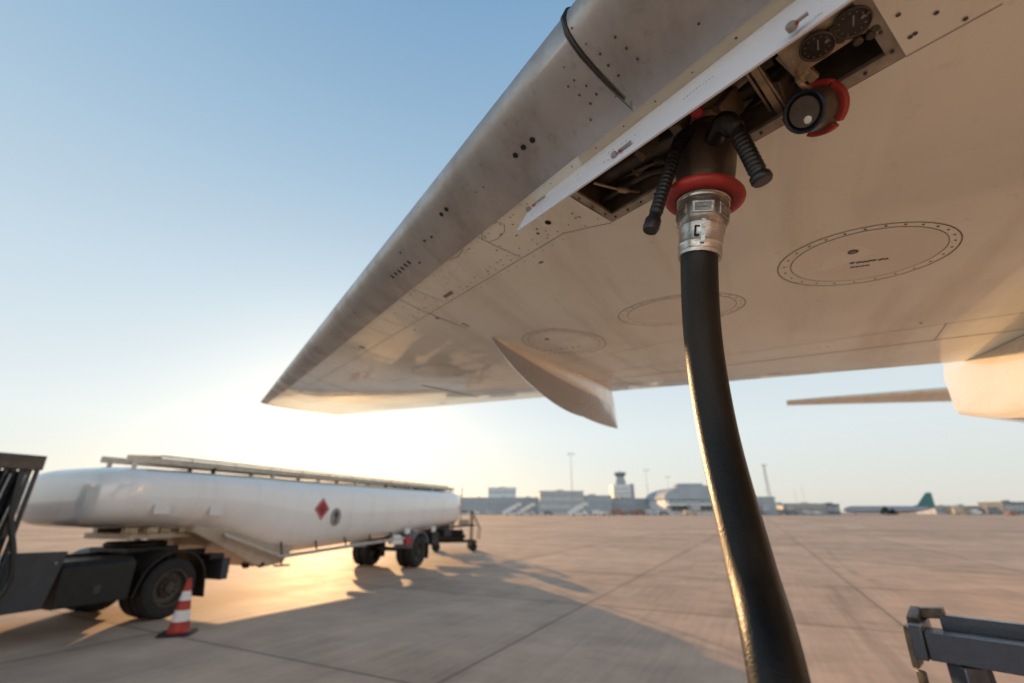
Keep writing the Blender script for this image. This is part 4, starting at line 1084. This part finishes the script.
# control tower
Y = 400; x0, x1 = far(614.5, Y), far(632, Y)
t = thing('control_tower', 'control tower with pale block base and flared dark cab on top', 'control tower', ((x0 + x1) / 2, Y, 0))
b = MB([M['bwhite']]); zt_ = zat(484.5, Y); b.box(((x0 + x1) / 2, Y + 8, zt_ / 2), (x1 - x0, 16, zt_)); b.build('wall', t)
b = MB([M['bblue']]); xa, xb = far(632.2, Y), far(636.5, Y); b.box(((xa + xb) / 2, Y + 8, zat(483.5, Y) / 2), (xb - xa, 10, zat(483.5, Y))); b.build('stair_shaft', t)
xc = far(624, Y); b = MB([M['bblue']]); b.lathe([(zt_, 4.4), (zat(480, Y), 4.2), (zat(478, Y), 3.2), (zat(476.5, Y), 3.2)], (xc, Y + 6, 0), (0, 0, 1), 12); b.build('shaft', t)
b = MB([M['bdark'], M['bgrey']]); b.lathe([(zat(476.5, Y), 3.4), (zat(473, Y), 5.2)], (xc, Y + 6, 0), (0, 0, 1), 12); b.m(1).lathe([(zat(473, Y), 5.5), (zat(472, Y), 5.3), (zat(471.3, Y), 2)], (xc, Y + 6, 0), (0, 0, 1), 12)
b.tube([(xc, Y + 6, zat(472, Y)), (xc, Y + 6, zat(468, Y))], .2, 6); b.build('cab', t)
b = MB([M['bgrey']])
for k in range(3): b.box(((x0 + x1) / 2, Y - .1, zt_ * (.55 + .15 * k)), ((x1 - x0) * .85, .3, 1.0))
b.build('window_band', t)
# light masts
def mast(px, ptop, Y, label, lattice=False, head=True, r=.28):
    x = far(px, Y, 480); h = zat(ptop, Y)
    x = ray(px, ptop).x / ray(px, ptop).y * Y
    t = thing('light_mast' if not lattice else 'lattice_mast', label, 'mast', (x, Y, 0), 0, None)
    b = MB([M['mast']])
    if lattice:
        for sx_, sy_ in ((-1, -1), (1, -1), (1, 1), (-1, 1)): b.tube([(x + sx_ * 1.5, Y + sy_ * 1.5, 0), (x + sx_ * .35, Y + sy_ * .35, h)], .16, 6)
        for k in range(10):
            z0, z1 = h * k / 10, h * (k + 1) / 10; w0, w1 = 1.5 - 1.15 * k / 10, 1.5 - 1.15 * (k + 1) / 10; sg = 1 if k % 2 else -1
            b.tube([(x - w0 * sg, Y - w0, z0), (x + w1 * sg, Y - w1, z1)], .12, 5); b.tube([(x - w1, Y - w1, z1), (x + w1, Y - w1, z1)], .1, 5)
    else: b.tube([(x, Y, 0), (x, Y, h)], [r, r * .55], 8)
    b.build('pole', t)
    if head:
        b = MB([M['mast']]); b.box((x, Y, h), (.8, .8, .7))
        for k in (-1, 1): b.box((x + k * 1.7, Y - .2, h), (2.0, .9, .55)); b.bar((x, Y, h - .3), (x + k * 2.4, Y, h - .3), .16, .16)
        b.build('lamp_head', t)
mast(570.5, 454, 330, 'tallest floodlight mast standing in front of the mid grey terminal')
mast(645.5, 470, 380, 'slim grey floodlight mast right of the control tower', r=.24)
mast(667.5, 477, 460, 'faint distant floodlight mast behind the curved roof hall edge', r=.2)
mast(763.5, 465, 400, 'tall lattice radio mast just right of the thick hose', True, True)
mast(794, 490, 480, 'faint thin pole above the brown pier, the left one', head=False, r=.16)
mast(801, 485, 500, 'faint thin pole above the brown pier, the right one', head=False, r=.16)

# ------------------------------------------------------------------ mobile stairs
def stairs(px, Y, flip, label):
    x = far(px, Y); t = thing('passenger_stairs', label, 'boarding stairs', (x, Y, 0), 0, 'white passenger stairs parked before the terminal')
    k = -1 if flip else 1
    b = MB([M['bwhite']])
    for y in (-1.0, 1.0): b.bar((x - k * 5.0, Y + y, 1.0), (x + k * 2.4, Y + y, 5.0), .15, 2.1)
    b.box((x + k * 3.7, Y, 5.0), (2.8, 2.2, .3)); b.box((x + k * 4.9, Y, 5.8), (.15, 2.2, 1.3)); b.box((x + k * 3.7, Y - 1.05, 5.8), (2.6, .12, 1.2)); b.build('stairway', t)
    b = MB([M['bgrey']])
    for q in range(14): b.box((x - k * (4.9 - q * .52), Y, 1.0 + q * .29), (.5, 1.9, .12))
    b.build('tread', t)
    b = MB([M['bwhite'], M['bdark']]); b.box((x - k * .5, Y, .9), (7.4, 2.2, .7)); b.box((x + k * 4.0, Y - .2, 1.5), (1.8, 2.1, 1.7)); b.m(1).box((x + k * 4.1, Y - 1.2, 1.9), (1.2, .1, .7)); b.bar((x + k * 2.2, Y - .8, 1.2), (x + k * 3.4, Y - .8, 4.9), .25, .25)
    b.build('chassis', t, bevel=.05)
    for dx in (-2.6, 2.8):
        for dy in (-1.0, 1.0):
            b = MB([M['tyre']]); b.lathe([(-.15, .45), (.15, .45)], (x + k * dx, Y + dy, .45), (0, 1, 0), 14); b.build('wheel', t)
stairs(512, 262, False, 'white passenger stairs, leftmost of the parked stairs by the terminal')
stairs(526, 275, False, 'white passenger stairs standing second from the left by the terminal')
stairs(578, 250, False, 'white passenger stairs parked alone below the tall floodlight mast')

# ------------------------------------------------------------------ service vehicles
def vehicle(px, Y, ln, h, body, label, name='service_van', cat='van'):
    x = far(px, Y); t = thing(name, label, cat, (x, Y, 0), 0, 'service vehicles parked along the terminal')
    b = MB([M[body]]); pr = [(-ln / 2, .5), (-ln / 2, h), (ln * .22, h), (ln * .34, h * .62), (ln * .5, h * .55), (ln * .5, .5)]
    b.loft([[Vector((x + p, Y + y, z)) for p, z in pr] for y in (-1, 1)]); b.build('body', t, bevel=.1)
    b = MB([M['bdark']]); b.box((x + ln * .16, Y - 1.01, h * .76), (ln * .2, .06, h * .26)); b.build('window', t)
    for dx in (-.3, .32):
        for dy in (-.9, .9):
            b = MB([M['tyre']]); b.lathe([(-.12, .4), (.12, .4)], (x + dx * ln, Y + dy, .4), (0, 1, 0), 12); b.build('wheel', t)
for a in ((548, 300, 6, 2.6, 'bdark', 'dark van parked between the two groups of passenger stairs'),
          (598, 290, 7, 2.8, 'bwhite', 'white van parked under the low terminal left of the tower'),
          (617, 300, 8, 3.4, 'bred', 'red brown lorry parked below the control tower', 'service_truck', 'truck'),
          (628, 305, 7, 3.0, 'bbrown', 'brown lorry parked just right of the red brown lorry', 'service_truck', 'truck'),
          (639, 300, 7, 3.0, 'bred', 'red van parked below the slim floodlight mast'),
          (650, 296, 6, 3.2, 'bgrey', 'grey van parked left of the curved roof hall'),
          (790, 330, 9, 3.2, 'bdark', 'dark lorry parked below the brown pier', 'service_truck', 'truck'),
          (806, 330, 7, 3.0, 'bgrey', 'grey van parked before the far end of the brown pier'),
          (960, 330, 12, 4.2, 'bcream', 'cream bus on the apron right of the teal tailed plane', 'airport_bus', 'bus'),
          (974, 326, 6, 3.6, 'bwhite', 'white van beside the cream bus at far right'),
          (992, 330, 10, 5.0, 'bdark', 'dark lorry between the white van and the green hangar', 'service_truck', 'truck')):
    vehicle(*a)
building('hangar', 'low pale hangar right of the teal tailed plane', 934, 962, 506, 420, 20, 'bgrey', 'bgrey', 1)
building('hangar', 'long cream hangar at the far right horizon', 955, 1006, 506.5, 410, 20, 'bcream', 'bgrey', 1)
building('hangar', 'dark green hangar at the right edge of the view', 1003, 1060, 502.5, 380, 20, 'bdark', 'bdark', 1)

def jet_bridge(px, Y, label):
    x = far(px, Y); t = thing('jet_bridge', label, 'jet bridge', (x, Y, 0), 0, 'jet bridges of the terminal')
    b = MB([M['bgrey']]); b.bar((x, Y + 26, 5.6), (x - 3, Y, 4.6), 3.0, 2.8); b.box((x - 3.3, Y - 1.5, 4.6), (4.2, 3.6, 3.4)); b.build('tunnel', t)
    b = MB([M['bdark']]); b.bar((x - 2.2, Y + 6, 0), (x - 2.2, Y + 6, 3.6), 1.6, .8, (1, 0, 0)); b.box((x - 2.2, Y + 6, .5), (3.0, 1.6, 1.0)); b.build('leg', t)
    b = MB([M['bglass']]); b.box((x - 3.3, Y - 3.35, 4.9), (3.2, .1, 1.2)); b.build('window', t)
jet_bridge(700, 312, 'grey jet bridge under the curved roof, beside the hose')
jet_bridge(768, 330, 'grey jet bridge in front of the blue roofed pier')
jet_bridge(792, 352, 'grey jet bridge standing before the brown pier')
for a in ((474, 330, 8, 3.0, 'bwhite', 'white lorry parked in front of the terminal just right of the tanker', 'service_truck', 'truck'),
          (490, 320, 6, 2.6, 'bgrey', 'grey van parked left of the leftmost passenger stairs'),
          (606, 270, 5, 2.2, 'bgrey', 'grey van nearer on the apron left of the control tower'),
          (663, 285, 6, 2.4, 'bdark', 'dark van near the left foot of the curved roof hall'),
          (690, 300, 8, 3.0, 'bcream', 'cream lorry in front of the curved roof hall', 'service_truck', 'truck'),
          (816, 330, 5, 2.2, 'bwhite', 'white van at the far right end of the brown pier'),
          (1010, 250, 5, 2.3, 'bred', 'red van nearer on the apron at the far right edge')):
    vehicle(*a)
# ------------------------------------------------------------------ far parked plane
def far_plane(px0, px1, Y, label, body, tail, ptop, pbody, pfus):
    x0, x1 = far(px0, Y), far(px1, Y); L_ = x1 - x0; zc = (zat(pbody, Y) + zat(pfus, Y)) / 2; r = abs(zat(pbody, Y) - zat(pfus, Y)) / 2
    t = thing('parked_airliner', label, 'airliner', ((x0 + x1) / 2, Y, 0))
    b = MB([M[body]])
    b.loft([[Vector((x0 + L_ * k, Y + r * q * math.cos(2 * math.pi * i / 16), zc + dz * r + r * q * math.sin(2 * math.pi * i / 16))) for i in range(16)] for k, q, dz in ((0, .05, -.15), (.015, .4, -.12), (.05, .8, -.05), (.1, 1, 0), (.68, 1, 0), (.82, .75, .2), (.94, .35, .5), (1, .08, .65))]); b.build('fuselage', t)
    b = MB([M['bglass']]); b.box((x0 + L_ * .4, Y - r * .96, zc + r * .25), (L_ * .56, .1, .3)); b.build('window_band', t)
    b = MB([M[tail]]); zt_ = zat(ptop, Y)
    b.loft([[Vector((x, Y + y, z)) for x, z in ((x0 + L_ * .72, zc + r * .85), (x0 + L_ * .80, zc + r * 1.25), (x0 + L_ * .93, zt_), (x0 + L_ * .985, zt_), (x0 + L_ * .985, zc + r * .7))] for y in (-.25, .25)]); b.build('fin', t)
    b = MB([M[body]]); b.loft([[Vector((x0 + L_ * a, Y + y, z)) for a in (k0, k1) for z in (zz - .2, zz + .2)] [:2] + [Vector((x0 + L_ * k1, Y + y, zz + .2)), Vector((x0 + L_ * k1, Y + y, zz - .2))] for k0, k1, y, zz in ((.38, .56, -1, zc - r * .7), (.58, .63, -15, zc - r * .1))]); b.build('wing', t)
    b = MB([M[body]]); b.loft([[Vector((x0 + L_ * k0, Y + y, zz - .12)), Vector((x0 + L_ * k0, Y + y, zz + .12)), Vector((x0 + L_ * k1, Y + y, zz + .12)), Vector((x0 + L_ * k1, Y + y, zz - .12))] for k0, k1, y, zz in ((.88, .98, -.5, zc + r * .6), (.95, 1.0, -6, zc + r * .8))]); b.build('tailplane', t)
    b = MB([M['bgrey']]); b.lathe([(0, .9), (.4, 1.1), (3.2, 1.0), (4, .6)], (x0 + L_ * .37, Y - 5.5, zc - r * 1.0), (1, 0, 0), 14); b.build('engine', t)
    b = MB([M['bdark']])
    for k in (.12, .5): b.bar((x0 + L_ * k, Y, 0.4), (x0 + L_ * k, Y, zc - r * .8), .3, .3, (1, 0, 0)); b.lathe([(-.3, .5), (.3, .5)], (x0 + L_ * k, Y, .5), (0, 1, 0), 12)
    b.build('landing_gear', t)
far_plane(842, 936, 330, 'parked airliner with pale blue body and teal tail fin', 'bfus', 'teal', 492.5, 506, 513)
far_plane(1012, 1130, 420, 'second parked airliner at the right edge with only its red fin showing', 'bwhite', 'bred', 494, 504, 512)
b = None
# dark bushy tree before the plane
def tree(px, Y, h, w_, label):
    x = far(px, Y); t = thing('tree', label, 'tree', (x, Y, 0)); b = MB([M['bark']]); b.tube([(x, Y, 0), (x, Y, h * .6)], [.25, .1], 8); b.build('trunk', t)
    b = MB([M['leaf']])
    for k in range(420):
        th = random.uniform(0, 2 * math.pi); q = random.random(); zz = h * (.12 + .86 * q); rr = w_ / 2 * (1 - q) ** .7 * random.uniform(.4, 1.1)
        c = Vector((x + rr * math.cos(th), Y + rr * math.sin(th), zz)); e = Euler((random.uniform(0, 6), random.uniform(0, 6), 0)).to_matrix(); s_ = random.uniform(.25, .5)
        b.poly([c + e @ Vector(v) for v in ((-s_, 0, 0), (0, -s_ * .6, 0), (s_, 0, 0), (0, s_ * .6, 0))])
    b.build('crown', t)
tree(884, 300, 5.2, 6.5, 'dark bushy tree standing before the parked plane with teal tail')
tree(891, 303, 3.6, 5.0, 'lower dark bush close behind the pointed tree, towards the teal tail')
